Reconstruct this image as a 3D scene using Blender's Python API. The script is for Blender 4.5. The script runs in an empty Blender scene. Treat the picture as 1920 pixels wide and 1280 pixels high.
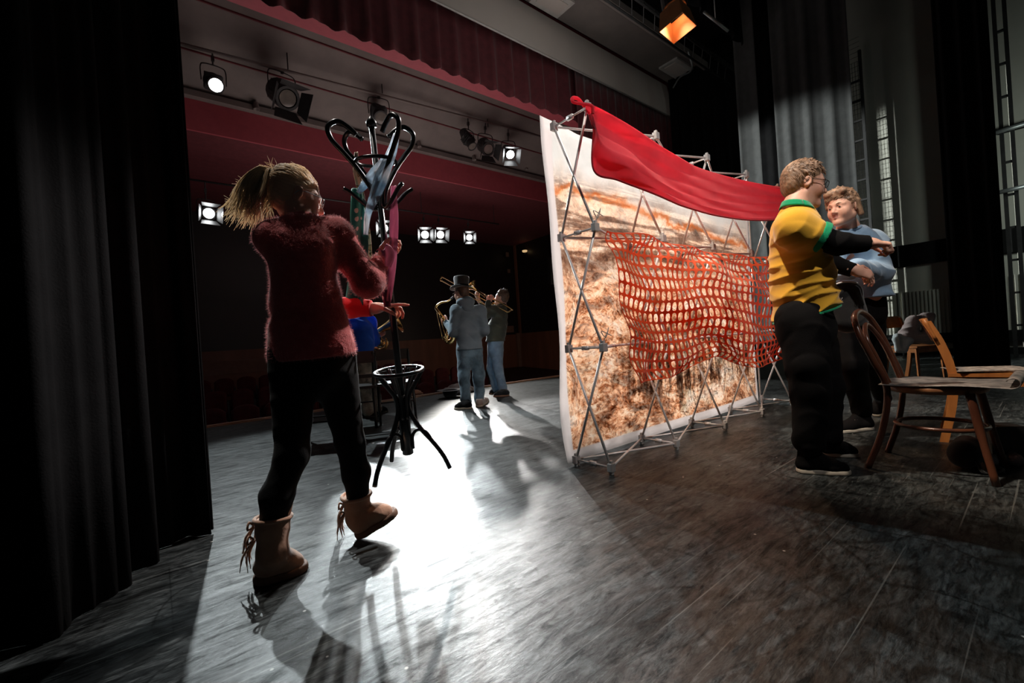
import bpy, bmesh, math, random
import numpy as np
from mathutils import Vector, Matrix, Euler

random.seed(7)
np.random.seed(7)
SC = bpy.context.scene
COL = SC.collection
PI = math.pi

# ---------------------------------------------------------------- camera
# world: X runs along the stage front, Y towards the auditorium, Z up, floor at 0
FPX = 825.0
YAW, PIT, ROL, CAMH = math.radians(39.1), math.radians(-0.1), math.radians(3.85), 0.86
cy_, sy_ = math.cos(YAW), math.sin(YAW)
def c2w(x, y, z):                      # view-aligned axes -> world axes
    return Vector((x*cy_ + y*sy_, -x*sy_ + y*cy_, z))
Fw0 = Vector((0, math.cos(PIT), math.sin(PIT)))
U0 = Vector((0, -math.sin(PIT), math.cos(PIT)))
R0 = Vector((1, 0, 0))
Rc = math.cos(ROL)*R0 - math.sin(ROL)*U0
Uc = math.sin(ROL)*R0 + math.cos(ROL)*U0
CR, CU, CF = c2w(*Rc), c2w(*Uc), c2w(*Fw0)
cam_d = bpy.data.cameras.new('camera')
cam = bpy.data.objects.new('camera', cam_d)
COL.objects.link(cam)
cam_d.sensor_width = 36.0
cam_d.lens = FPX/1920*36.0
cam_d.clip_start = 0.05
M = Matrix((CR, CU, -CF)).transposed().to_4x4()
M.translation = Vector((0, 0, CAMH))
cam.matrix_world = M
SC.camera = cam
CAM = Vector((0, 0, CAMH))

def ray(px, py):
    return CF + CR*((px-960)/FPX) + CU*((640-py)/FPX)
def at(px, py, D):
    return CAM + ray(px, py)*D
def PY(px, py, Y):
    r = ray(px, py); return CAM + r*(Y/r.y)
def PX(px, py, X):
    r = ray(px, py); return CAM + r*(X/r.x)
def PZ(px, py, Z):
    r = ray(px, py); return CAM + r*((Z-CAMH)/r.z)
def G(px, py):
    return PZ(px, py, 0)

# ---------------------------------------------------------------- world, exposure
SC.view_settings.view_transform = 'Standard'
SC.view_settings.look = 'None'
SC.view_settings.gamma = 1.0
SC.view_settings.use_curve_mapping = False
SC.view_settings.exposure = 0.0
SC.cycles.max_bounces = 5
SC.cycles.diffuse_bounces = 3
SC.cycles.glossy_bounces = 3
SC.cycles.transmission_bounces = 3
SC.cycles.transparent_max_bounces = 8
SC.cycles.use_denoising = True
SC.cycles.sample_clamp_indirect = 4.0
SC.cycles.caustics_reflective = False
SC.cycles.caustics_refractive = False
W = bpy.data.worlds.new('world')
SC.world = W
W.use_nodes = True
W.node_tree.nodes['Background'].inputs[0].default_value = (0.75, 0.8, 0.9, 1)
W.node_tree.nodes['Background'].inputs[1].default_value = 0.012

LY = 12.0                                # the lower row of audience-side lamps hangs at this Y
def spot(name, loc, aim, watts, deg, blend=0.25, rad=0.06, col=(1, 1, 1)):
    l = bpy.data.lights.new(name, 'SPOT')
    l.energy = watts; l.spot_size = math.radians(deg); l.spot_blend = blend
    l.shadow_soft_size = rad; l.color = col
    o = bpy.data.objects.new(name, l); COL.objects.link(o)
    o.location = loc
    o.rotation_euler = (Vector(aim)-Vector(loc)).to_track_quat('-Z', 'Y').to_euler()
    return o
LAMPS = [  # pixel, plane Y, aim, watts, cone, colour
    ((392, 400), LY, (11.0, 2.5, 2.1), 9500, 27, (0.95, 1.0, 0.96)),
    ((720, 428), LY, (1.7, 0.2, 0.3), 3600, 24, (0.88, 0.98, 1.0)),
    ((797, 440), LY, (2.3, 0.6, 0.3), 2200, 24, (0.90, 0.98, 1.0)),
    ((826, 440), LY, (5.0, 3.0, 0.8), 3600, 40, (1.0, 0.97, 0.92)),
    ((880, 445), LY, (3.7, 2.2, 1.3), 3600, 27, (1.0, 0.98, 0.95)),
    ((405, 160), 9.5, (1.6, 1.8, 0.2), 1900, 46, (0.88, 0.98, 1.0)),
    ((957, 290), 9.5, (5.0, 3.0, 0.2), 300, 40, (1.0, 0.95, 0.9)),
]
LPOS = []
for (p, Y, aim, wt, dg, cl) in LAMPS:
    P = PY(p[0], p[1], Y)
    LPOS.append(P)
    dr = (Vector(aim)-P).normalized()
    spot('spot_beam', P+dr*0.07, aim, wt, dg, 0.3, 0.07, cl)

# added soft fills for wing, screen and auditorium, without fixtures
def area(name, loc, aim, watts, size, col):
    l = bpy.data.lights.new(name, 'AREA'); l.energy = watts; l.size = size; l.color = col
    o = bpy.data.objects.new(name, l); COL.objects.link(o); o.location = loc
    o.rotation_euler = (Vector(aim)-Vector(loc)).to_track_quat('-Z', 'Y').to_euler()
    return o
area('wing_fill', (10.0, -1.8, 3.0), (12.3, -0.6, 2.0), 32, 1.0, (0.9, 1.0, 0.92))  # invented fill that brightens the near part of the right wall
area('screen_fill', (5.5, 3.9, 5.2), (6.0, 6.3, 7.1), 20, 2.5, (1.0, 0.95, 0.9))  # added to lift the stage side of the screen
area('house_side_fill', (9.5, 9.5, 1.0), (12.4, 14.0, 0.8), 22, 2.0, (1.0, 0.8, 0.65))  # added to lift the side wall and its panelling
area('house_fill', (5, 9.4, 1.5), (5, 8.6, 6.2), 110, 5.0, (1.0, 0.82, 0.78))  # added upward fill in place of light bounced onto the recess
spot('warm_stage_beam', at(1264, 14, 5.0)+Vector((0, 0, -0.1)), at(1500, 820, 2.8), 220, 80, 0.5, 0.1, (1.0, 0.62, 0.38))
spot('overhead_fill', (1.0, 1.7, 5.6), (3.2, 0.95, 1.5), 1250, 31, 0.85, 0.1, (1.0, 0.84, 0.68))  # added unseen source, no fixture, for the two men and chairs

spot('front_fill', (1.4, -1.6, 5.2), (3.3, 1.8, 1.4), 560, 40, 0.85, 0.1, (1.0, 0.93, 0.88))  # added unseen source that brightens struts, net and red cloth
spot('cross_fill', (6.8, 3.4, 6.2), (0.75, 1.85, 0.9), 2700, 19, 0.5, 0.08, (1.0, 0.93, 0.9))  # added unseen source for the woman's right sleeve and boots
spot('top_fill', (0.2, 3.5, 6.4), (0.5, 2.0, 1.2), 600, 17, 0.6, 0.08, (1.0, 0.95, 0.88))  # added unseen toplight for the woman's hair and shoulders

# ---------------------------------------------------------------- materials
def nt(name):
    m = bpy.data.materials.new(name); m.use_nodes = True
    return m, m.node_tree, m.node_tree.nodes['Principled BSDF']
def setp(b, **k):
    for a, v in k.items():
        a = {'rough': 'Roughness', 'metal': 'Metallic', 'spec': 'Specular IOR Level', 'col': 'Base Color',
             'sheen': 'Sheen Weight', 'sheenr': 'Sheen Roughness', 'coat': 'Coat Weight', 'em': 'Emission Color',
             'ems': 'Emission Strength', 'trans': 'Transmission Weight', 'ior': 'IOR', 'alpha': 'Alpha', 'sss': 'Subsurface Weight'}[a]
        if isinstance(v, tuple) and len(v) == 3: v = v+(1,)
        b.inputs[a].default_value = v
def L(t, a, b): t.links.new(a, b)
def noise_mix(t, c1, c2, scale, detail=5, lo=0.35, hi=0.65, coord='Object', stretch=None, rough=0.6):
    tc = t.nodes.new('ShaderNodeTexCoord'); mp = t.nodes.new('ShaderNodeMapping')
    L(t, tc.outputs[coord], mp.inputs[0])
    if stretch: mp.inputs['Scale'].default_value = stretch
    n = t.nodes.new('ShaderNodeTexNoise'); n.inputs['Scale'].default_value = scale
    n.inputs['Detail'].default_value = detail; n.inputs['Roughness'].default_value = rough
    L(t, mp.outputs[0], n.inputs['Vector'])
    r = t.nodes.new('ShaderNodeValToRGB')
    r.color_ramp.elements[0].position = lo; r.color_ramp.elements[1].position = hi
    r.color_ramp.elements[0].color = tuple(c1)+(1,); r.color_ramp.elements[1].color = tuple(c2)+(1,)
    L(t, n.outputs['Fac'], r.inputs[0])
    return n, r, mp
def bump(t, b, h, strength=0.3, dist=0.01):
    bp = t.nodes.new('ShaderNodeBump'); bp.inputs['Strength'].default_value = strength
    bp.inputs['Distance'].default_value = dist
    L(t, h, bp.inputs['Height']); L(t, bp.outputs[0], b.inputs['Normal'])
def mat(name, c, c2=None, scale=8, rough=0.6, metal=0.0, spec=0.5, bmp=0.0, bscale=None, bdist=0.004, stretch=None, **k):
    m, t, b = nt(name)
    c2 = c2 or tuple(min(1, x*0.8) for x in c)
    n, r, mp = noise_mix(t, c, c2, scale, stretch=stretch)
    L(t, r.outputs[0], b.inputs['Base Color'])
    setp(b, rough=rough, metal=metal, spec=spec, **k)
    if bmp:
        n2 = n
        if bscale:
            n2 = t.nodes.new('ShaderNodeTexNoise'); n2.inputs['Scale'].default_value = bscale
            n2.inputs['Detail'].default_value = 3
            L(t, mp.outputs[0], n2.inputs['Vector'])
        bump(t, b, n2.outputs['Fac'], bmp, bdist)
    return m
def cloth(name, c, c2=None, rough=0.85, sheen=0.3, bs=260, bmp=0.35, spec=0.12, **k):
    return mat(name, c, c2, 5, rough, 0, spec, bmp, bs, 0.003, sheen=sheen, **k)
MT = {}
MT['black_metal'] = mat('black lacquer', (0.012, 0.012, 0.013), rough=0.28, spec=0.6)
MT['lamp_black'] = mat('lamp housing black', (0.018, 0.018, 0.019), (0.03, 0.03, 0.03), rough=0.55)
MT['steel'] = mat('brushed aluminium', (0.88, 0.87, 0.86), (0.8, 0.79, 0.78), rough=0.35, metal=0.2)
MT['hub'] = mat('grey plastic hub', (0.55, 0.54, 0.53), rough=0.5)
MT['brass'] = mat('lacquered brass', (0.85, 0.52, 0.20), (0.6, 0.33, 0.12), scale=20, rough=0.22, metal=1.0)
MT['pipe'] = mat('galvanised pipe', (0.35, 0.38, 0.38), rough=0.4, metal=0.6)
MT['wood_dark'] = mat('bentwood walnut', (0.13, 0.045, 0.022), (0.07, 0.022, 0.012), scale=14, rough=0.28, stretch=(1, 1, 0.2))
MT['wood_orange'] = mat('orange beech', (0.44, 0.17, 0.045), (0.32, 0.11, 0.03), scale=16, rough=0.35, stretch=(1, 1, 0.2))
MT['wood_seat'] = mat('seat edge beech', (0.34, 0.15, 0.06), (0.22, 0.09, 0.04), scale=16, rough=0.4)
MT['black_wood'] = mat('black painted wood', (0.015, 0.014, 0.014), rough=0.35)
MT['skin'] = mat('skin', (0.72, 0.42, 0.31), (0.62, 0.32, 0.23), scale=12, rough=0.5, spec=0.4, sss=0.08)
MT['lips'] = mat('lips', (0.58, 0.27, 0.22), rough=0.4)
MT['eye'] = mat('eye white', (0.7, 0.68, 0.66), rough=0.2)
MT['iris'] = mat('iris', (0.05, 0.04, 0.035), rough=0.2)
MT['velvet'] = mat('black stage velour', (0.005, 0.005, 0.0055), (0.008, 0.008, 0.0085), rough=0.85, spec=0.08, bmp=0.3, bscale=120)
MT['leg_grey'] = mat('grey black stage cloth', (0.060, 0.062, 0.062), (0.045, 0.047, 0.047), rough=0.9, bmp=0.2, bscale=90)
MT['maroon'] = mat('maroon valance velour', (0.13, 0.020, 0.027), (0.09, 0.014, 0.019), rough=0.85, sheen=0.2, bmp=0.2, bscale=80)
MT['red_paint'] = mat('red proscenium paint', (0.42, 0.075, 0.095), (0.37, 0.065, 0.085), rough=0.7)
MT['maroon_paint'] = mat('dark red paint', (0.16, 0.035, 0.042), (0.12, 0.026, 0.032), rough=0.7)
MT['ceil_grey'] = mat('ceiling grey plaster', (0.21, 0.185, 0.17), (0.17, 0.15, 0.14), scale=2, rough=0.85, bmp=0.1, bscale=60)
MT['dark_wall'] = mat('dark auditorium wall', (0.016, 0.010, 0.010), (0.011, 0.008, 0.008), scale=1.5, rough=0.45)
MT['wood_panel'] = mat('brown wall panelling', (0.22, 0.09, 0.05), (0.16, 0.065, 0.035), scale=3, rough=0.5, stretch=(1, 1, 0.15))
MT['tan'] = mat('tan panel', (0.22, 0.13, 0.09), (0.18, 0.10, 0.07), rough=0.7)
MT['black_matte'] = mat('black matte paint', (0.008, 0.008, 0.008), rough=0.9, spec=0.2)
MT['screen'] = mat('projection screen', (0.60, 0.54, 0.50), (0.55, 0.5, 0.46), scale=1, rough=0.7)
MT['edge_wood'] = mat('stage edge strip', (0.55, 0.30, 0.18), rough=0.5)
MT['cream_wall'] = mat('cream wall', (0.55, 0.55, 0.48), (0.48, 0.48, 0.42), scale=1.2, rough=0.85)
MT['white_plastic'] = mat('white plastic', (0.6, 0.58, 0.55), rough=0.4)
MT['paper'] = mat('printed paper', (0.5, 0.46, 0.42), (0.12, 0.11, 0.11), scale=30, rough=0.6)
MT['rubber'] = mat('black rubber', (0.012, 0.012, 0.012), rough=0.7)
MT['sole_white'] = mat('off white rubber', (0.55, 0.50, 0.42), rough=0.5)
def emat(name, c, s):
    m, t, b = nt(name); setp(b, col=(0.8, 0.8, 0.8), em=c, ems=s); return m
MT['lens_on'] = emat('lit lens', (0.97, 0.99, 1.0), 40.0)
MT['lens_warm'] = emat('lit warm bulb', (1.0, 0.55, 0.25), 30.0)
MT['lens_dim'] = emat('faint downlight', (1.0, 0.65, 0.3), 0.6)
MT['lens_off'] = mat('glass lens', (0.18, 0.16, 0.14), rough=0.1)
MT['chess'] = None

# ---------------------------------------------------------------- mesh helpers
def link_mesh(name, verts, faces, m, parent=None, smooth=False, mats=None, midx=None):
    me = bpy.data.meshes.new(name)
    if isinstance(verts, np.ndarray): verts = verts.tolist()
    if isinstance(faces, np.ndarray): faces = faces.tolist()
    me.from_pydata([tuple(v) for v in verts], [], faces)
    ms = mats if mats else [m]
    for x in ms: me.materials.append(x)
    if midx is not None: me.polygons.foreach_set('material_index', np.asarray(midx, dtype=np.int32))
    if smooth: me.polygons.foreach_set('use_smooth', np.ones(len(me.polygons), dtype=bool))
    me.update()
    o = bpy.data.objects.new(name, me); COL.objects.link(o)
    if parent: put(o, parent)
    return o
def put(o, parent):
    o.parent = parent
    bpy.context.view_layer.update() if False else None
    o.matrix_parent_inverse = world_of(parent).inverted()
def world_of(o):
    m = o.matrix_basis.copy()
    if o.parent: m = world_of(o.parent) @ o.matrix_parent_inverse @ m
    return m
def thing(name, label, cat, loc=(0, 0, 0), group=None):
    o = bpy.data.objects.new(name, None); COL.objects.link(o)
    o.location = loc; o.empty_display_size = 0.1
    return tag(o, label, cat, group)
def tag(o, label, cat, group=None, kind=None):
    o['label'] = label; o['category'] = cat
    if group: o['group'] = group
    if kind: o['kind'] = kind
    return o
def struct(o):
    o['kind'] = 'structure'; return o

class MB:
    def __init__(s): s.v = []; s.f = []; s.sm = []
    def add(s, vs, fs):
        n = len(s.v); s.v += [Vector(v) for v in vs]; s.f += [[i+n for i in f] for f in fs]; return s
    def box(s, c, size, R=None):
        c = Vector(c); hx, hy, hz = [q/2 for q in size]
        vs = [Vector((x*hx, y*hy, z*hz)) for x in (-1, 1) for y in (-1, 1) for z in (-1, 1)]
        if R is not None: vs = [R @ v for v in vs]
        return s.add([c+v for v in vs], [(0, 1, 3, 2), (4, 6, 7, 5), (0, 4, 5, 1), (2, 3, 7, 6), (0, 2, 6, 4), (1, 5, 7, 3)])
    def tube(s, pts, r, n=8, closed=False, cap=True):
        pts = [Vector(p) for p in pts]
        rs = r if isinstance(r, (list, tuple)) else [r]*len(pts)
        m = len(pts); rings = []; prev = None
        for i, p in enumerate(pts):
            if closed: d = pts[(i+1) % m]-pts[i-1]
            else: d = pts[min(i+1, m-1)]-pts[max(i-1, 0)]
            d = d.normalized() if d.length > 1e-9 else Vector((0, 0, 1))
            if prev is None:
                a = Vector((0, 0, 1)) if abs(d.z) < 0.9 else Vector((1, 0, 0))
                u = d.cross(a).normalized()
            else:
                u = (prev - d*prev.dot(d)).normalized()
            prev = u; w = d.cross(u)
            rings.append([p+(u*math.cos(2*PI*k/n)+w*math.sin(2*PI*k/n))*rs[i] for k in range(n)])
        vs = [v for rg in rings for v in rg]; fs = []
        for i in range(m if closed else m-1):
            j = (i+1) % m
            for k in range(n):
                k2 = (k+1) % n
                fs.append((i*n+k, i*n+k2, j*n+k2, j*n+k))
        if cap and not closed:
            fs.append(tuple(range(n))[::-1]); fs.append(tuple((m-1)*n+k for k in range(n)))
        return s.add(vs, fs)
    def cyl(s, a, b, r, n=16, r2=None): return s.tube([a, b], [r, r if r2 is None else r2], n)
    def build(s, name, m, parent=None, smooth=False):
        return link_mesh(name, s.v, s.f, m, parent, smooth)

def spline(pts, n=8, closed=False):
    """Catmull-Rom through the points."""
    P = [Vector(p) for p in pts]; out = []; m = len(P)
    for i in range(m if closed else m-1):
        p0 = P[(i-1) % m] if closed or i > 0 else P[0]*2-P[1]
        p1 = P[i]; p2 = P[(i+1) % m]
        p3 = P[(i+2) % m] if closed or i+2 < m else P[-1]*2-P[-2]
        for k in range(n):
            t = k/n
            out.append(0.5*((2*p1)+(p2-p0)*t+(2*p0-5*p1+4*p2-p3)*t*t+(3*p1-p0-3*p2+p3)*t**3))
    if not closed: out.append(P[-1])
    return out
def grid_mesh(name, fn, nu, nv, m, parent=None, smooth=True, thick=0.0, closed_u=False):
    vs = [fn(i/(nu if closed_u else nu-1), j/(nv-1)) for j in range(nv) for i in range(nu)]
    fs = []
    for j in range(nv-1):
        for i in range(nu if closed_u else nu-1):
            i2 = (i+1) % nu
            fs.append((j*nu+i, j*nu+i2, (j+1)*nu+i2, (j+1)*nu+i))
    o = link_mesh(name, vs, fs, m, parent, smooth)
    if thick:
        md = o.modifiers.new('thickness', 'SOLIDIFY'); md.thickness = thick; md.offset = 0
    return o
def lathe(profile, a, axis, n=24):
    """profile: [(dist along axis, radius)] around the axis from a"""
    a = Vector(a); d = Vector(axis).normalized()
    h = Vector((0, 0, 1)) if abs(d.z) < 0.9 else Vector((1, 0, 0))
    u = d.cross(h).normalized(); w = d.cross(u)
    vs = []; fs = []
    for (t, r) in profile:
        for k in range(n):
            an = 2*PI*k/n; vs.append(a+d*t+(u*math.cos(an)+w*math.sin(an))*r)
    for i in range(len(profile)-1):
        for k in range(n):
            k2 = (k+1) % n; fs.append((i*n+k, i*n+k2, (i+1)*n+k2, (i+1)*n+k))
    return vs, fs

# ---------------------------------------------------------------- implicit surfaces (smooth blended volumes)
def V(p): return np.array([p[0], p[1], p[2]], dtype=np.float32)
def field(prims, vox, disp=None, cuts=None):
    los, his = [], []
    for p in prims:
        if p[0] in ('-e', '-c'): continue
        if p[0] in ('c', 'o'):
            a, b = V(p[1]), V(p[2]); r = max(p[3], p[4])*(p[6] if p[0] == 'o' and p[6] > 1 else 1)
            los.append(np.minimum(a, b)-r); his.append(np.maximum(a, b)+r)
        else:
            r = max(p[3]); los.append(V(p[1])-r); his.append(V(p[1])+r)
    lo = np.min(los, 0)-0.03; hi = np.max(his, 0)+0.03
    n = np.ceil((hi-lo)/vox).astype(int)+1
    F = np.full(n, 1.0, dtype=np.float32)
    ax = [lo[i]+vox*np.arange(n[i], dtype=np.float32) for i in range(3)]
    for p in prims:
        typ = p[0]; k = max(p[-1], 1e-4)
        if typ in ('c', 'o', '-c'):
            a, b = V(p[1]), V(p[2]); r = max(p[3], p[4])*(p[6] if typ == 'o' and p[6] > 1 else 1)
            blo, bhi = np.minimum(a, b)-r-k-3*vox, np.maximum(a, b)+r+k+3*vox
        else:
            r = max(p[3]); blo, bhi = V(p[1])-r-k-3*vox, V(p[1])+r+k+3*vox
        i0 = np.clip(((blo-lo)/vox).astype(int), 0, n-1); i1 = np.clip(((bhi-lo)/vox).astype(int)+2, 1, n)
        X = ax[0][i0[0]:i1[0], None, None]; Y = ax[1][None, i0[1]:i1[1], None]; Z = ax[2][None, None, i0[2]:i1[2]]
        if typ in ('c', '-c'):
            ra, rb = p[3], p[4]; d = b-a; L2 = float(d@d)+1e-12
            t = np.clip(((X-a[0])*d[0]+(Y-a[1])*d[1]+(Z-a[2])*d[2])/L2, 0, 1)
            D = np.sqrt((X-a[0]-t*d[0])**2+(Y-a[1]-t*d[1])**2+(Z-a[2]-t*d[2])**2)-(ra+(rb-ra)*t)
        elif typ == 'o':
            ra, rb, sd, s = p[3], p[4], V(p[5]), p[6]
            sd = sd/np.linalg.norm(sd); d = b-a; d = d-sd*float(d@sd); L2 = float(d@d)+1e-12
            dd = b-a
            t = np.clip(((X-a[0])*d[0]+(Y-a[1])*d[1]+(Z-a[2])*d[2])/L2, 0, 1)
            qx, qy, qz = X-a[0]-t*dd[0], Y-a[1]-t*dd[1], Z-a[2]-t*dd[2]
            w = qx*sd[0]+qy*sd[1]+qz*sd[2]; e = w*(1.0/s-1.0)
            D = np.sqrt((qx+e*sd[0])**2+(qy+e*sd[1])**2+(qz+e*sd[2])**2)-(ra+(rb-ra)*t)
        else:
            c, R, rr = V(p[1]), p[2], p[3]
            q = [((X-c[0])*R[i][0]+(Y-c[1])*R[i][1]+(Z-c[2])*R[i][2])/rr[i] for i in range(3)]
            k0 = np.sqrt(q[0]**2+q[1]**2+q[2]**2)
            k1 = np.sqrt((q[0]/rr[0])**2+(q[1]/rr[1])**2+(q[2]/rr[2])**2)+1e-6
            D = k0*(k0-1.0)/k1
        S = F[i0[0]:i1[0], i0[1]:i1[1], i0[2]:i1[2]]
        if typ[0] == '-':
            h = np.maximum(k-np.abs(S+D), 0)/k
            S[...] = np.maximum(S, -D)+h*h*k*0.25
        else:
            h = np.maximum(k-np.abs(S-D), 0)/k
            S[...] = np.minimum(S, D)-h*h*k*0.25
    if disp is not None:
        idx = np.nonzero(np.abs(F) < 0.03)
        P = np.stack([ax[i][idx[i]] for i in range(3)], 1)
        F[idx] += disp(P).astype(np.float32)
    if cuts:
        X = ax[0][:, None, None]; Y = ax[1][None, :, None]; Z = ax[2][None, None, :]
        for (p0, nn) in cuts:
            p0, nn = V(p0), V(nn); nn = nn/np.linalg.norm(nn)
            F = np.maximum(F, (X-p0[0])*nn[0]+(Y-p0[1])*nn[1]+(Z-p0[2])*nn[2])
    F[0], F[-1] = 1, 1; F[:, 0], F[:, -1] = 1, 1; F[:, :, 0], F[:, :, -1] = 1, 1
    return F, lo, vox
def surface(F, lo, vox):
    S = F < 0
    n = np.array(F.shape)
    c = [S[i:n[0]-1+i, j:n[1]-1+j, k:n[2]-1+k] for i in (0, 1) for j in (0, 1) for k in (0, 1)]
    al = c[0].copy(); an = c[0].copy()
    for x in c[1:]: al &= x; an |= x
    act = an & ~al
    ids = np.full(act.shape, -1, dtype=np.int64)
    cells = np.stack(np.nonzero(act), 1)
    ids[act] = np.arange(len(cells))
    acc = np.zeros((len(cells), 3)); cnt = np.zeros(len(cells))
    corner = lambda o: F[cells[:, 0]+o[0], cells[:, 1]+o[1], cells[:, 2]+o[2]]
    for a in range(3):
        for u in (0, 1):
            for v in (0, 1):
                o0 = [0, 0, 0]; b, cc = [q for q in range(3) if q != a]
                o0[b] = u; o0[cc] = v; o1 = list(o0); o1[a] = 1
                f0, f1 = corner(o0), corner(o1)
                mk = (f0 < 0) != (f1 < 0)
                t = np.where(mk, f0/np.where(f0 == f1, 1, f0-f1), 0)
                pt = np.tile(np.array(o0, float), (len(cells), 1)); pt[:, a] = t
                acc[mk] += pt[mk]; cnt[mk] += 1
    verts = (cells+acc/cnt[:, None])*vox+lo
    faces = []
    for a in range(3):
        b, cc = (a+1) % 3, (a+2) % 3
        sl0 = [slice(1, -1)]*3; sl1 = [slice(1, -1)]*3
        sl0[a] = slice(0, -1); sl1[a] = slice(1, None)
        s0, s1 = S[tuple(sl0)], S[tuple(sl1)]
        ch = np.stack(np.nonzero(s0 != s1), 1)
        flip = s0[tuple(ch.T)]
        base = ch.copy()
        base[:, b] += 1; base[:, cc] += 1
        q = []
        for (db, dc) in ((-1, -1), (0, -1), (0, 0), (-1, 0)):
            w = base.copy(); w[:, b] += db; w[:, cc] += dc
            q.append(ids[tuple(w.T)])
        q = np.stack(q, 1)
        q[~flip] = q[~flip][:, ::-1]
        faces.append(q)
    return verts, np.concatenate(faces)
def blob(name, prims, m, parent=None, vox=0.008, disp=None, cuts=None, mats=None, matfn=None):
    v, f = surface(*field(prims, vox, disp, cuts))
    mi = None
    if matfn is not None:
        mi = matfn(v[f].mean(1))
    return link_mesh(name, v, f, m, parent, True, mats, mi)
def folds(amp=0.006, d1=(9, 4, 22), d2=(-14, 17, 9), seed=0.0, zfreq=1.0):
    """soft cloth folds: warped sine ridges"""
    def fn(P):
        x, y, z = P[:, 0], P[:, 1], P[:, 2]
        w = 0.6*np.sin(6*x+3*y+5*z+seed)+0.5*np.sin(-7*x+9*y+4*z+1.7*seed)
        rg = lambda q: (1-np.abs(np.sin(q/2)))**1.6*2.2-0.75
        a = rg(d1[0]*x+d1[1]*y+d1[2]*zfreq*z+2.3*w+seed)
        b = rg(d2[0]*x+d2[1]*y+d2[2]*zfreq*z+2.0*w+2*seed)
        c = rg(33*x+24*y+41*z+3*w)*np.sin(17*y-12*z+2*w+seed)
        g = 0.55+0.45*np.sin(5*x-4*y+7*z+seed*3)
        return -amp*(0.6*a*g+0.5*b*(1.1-g)+0.35*c)
    return fn
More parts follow.
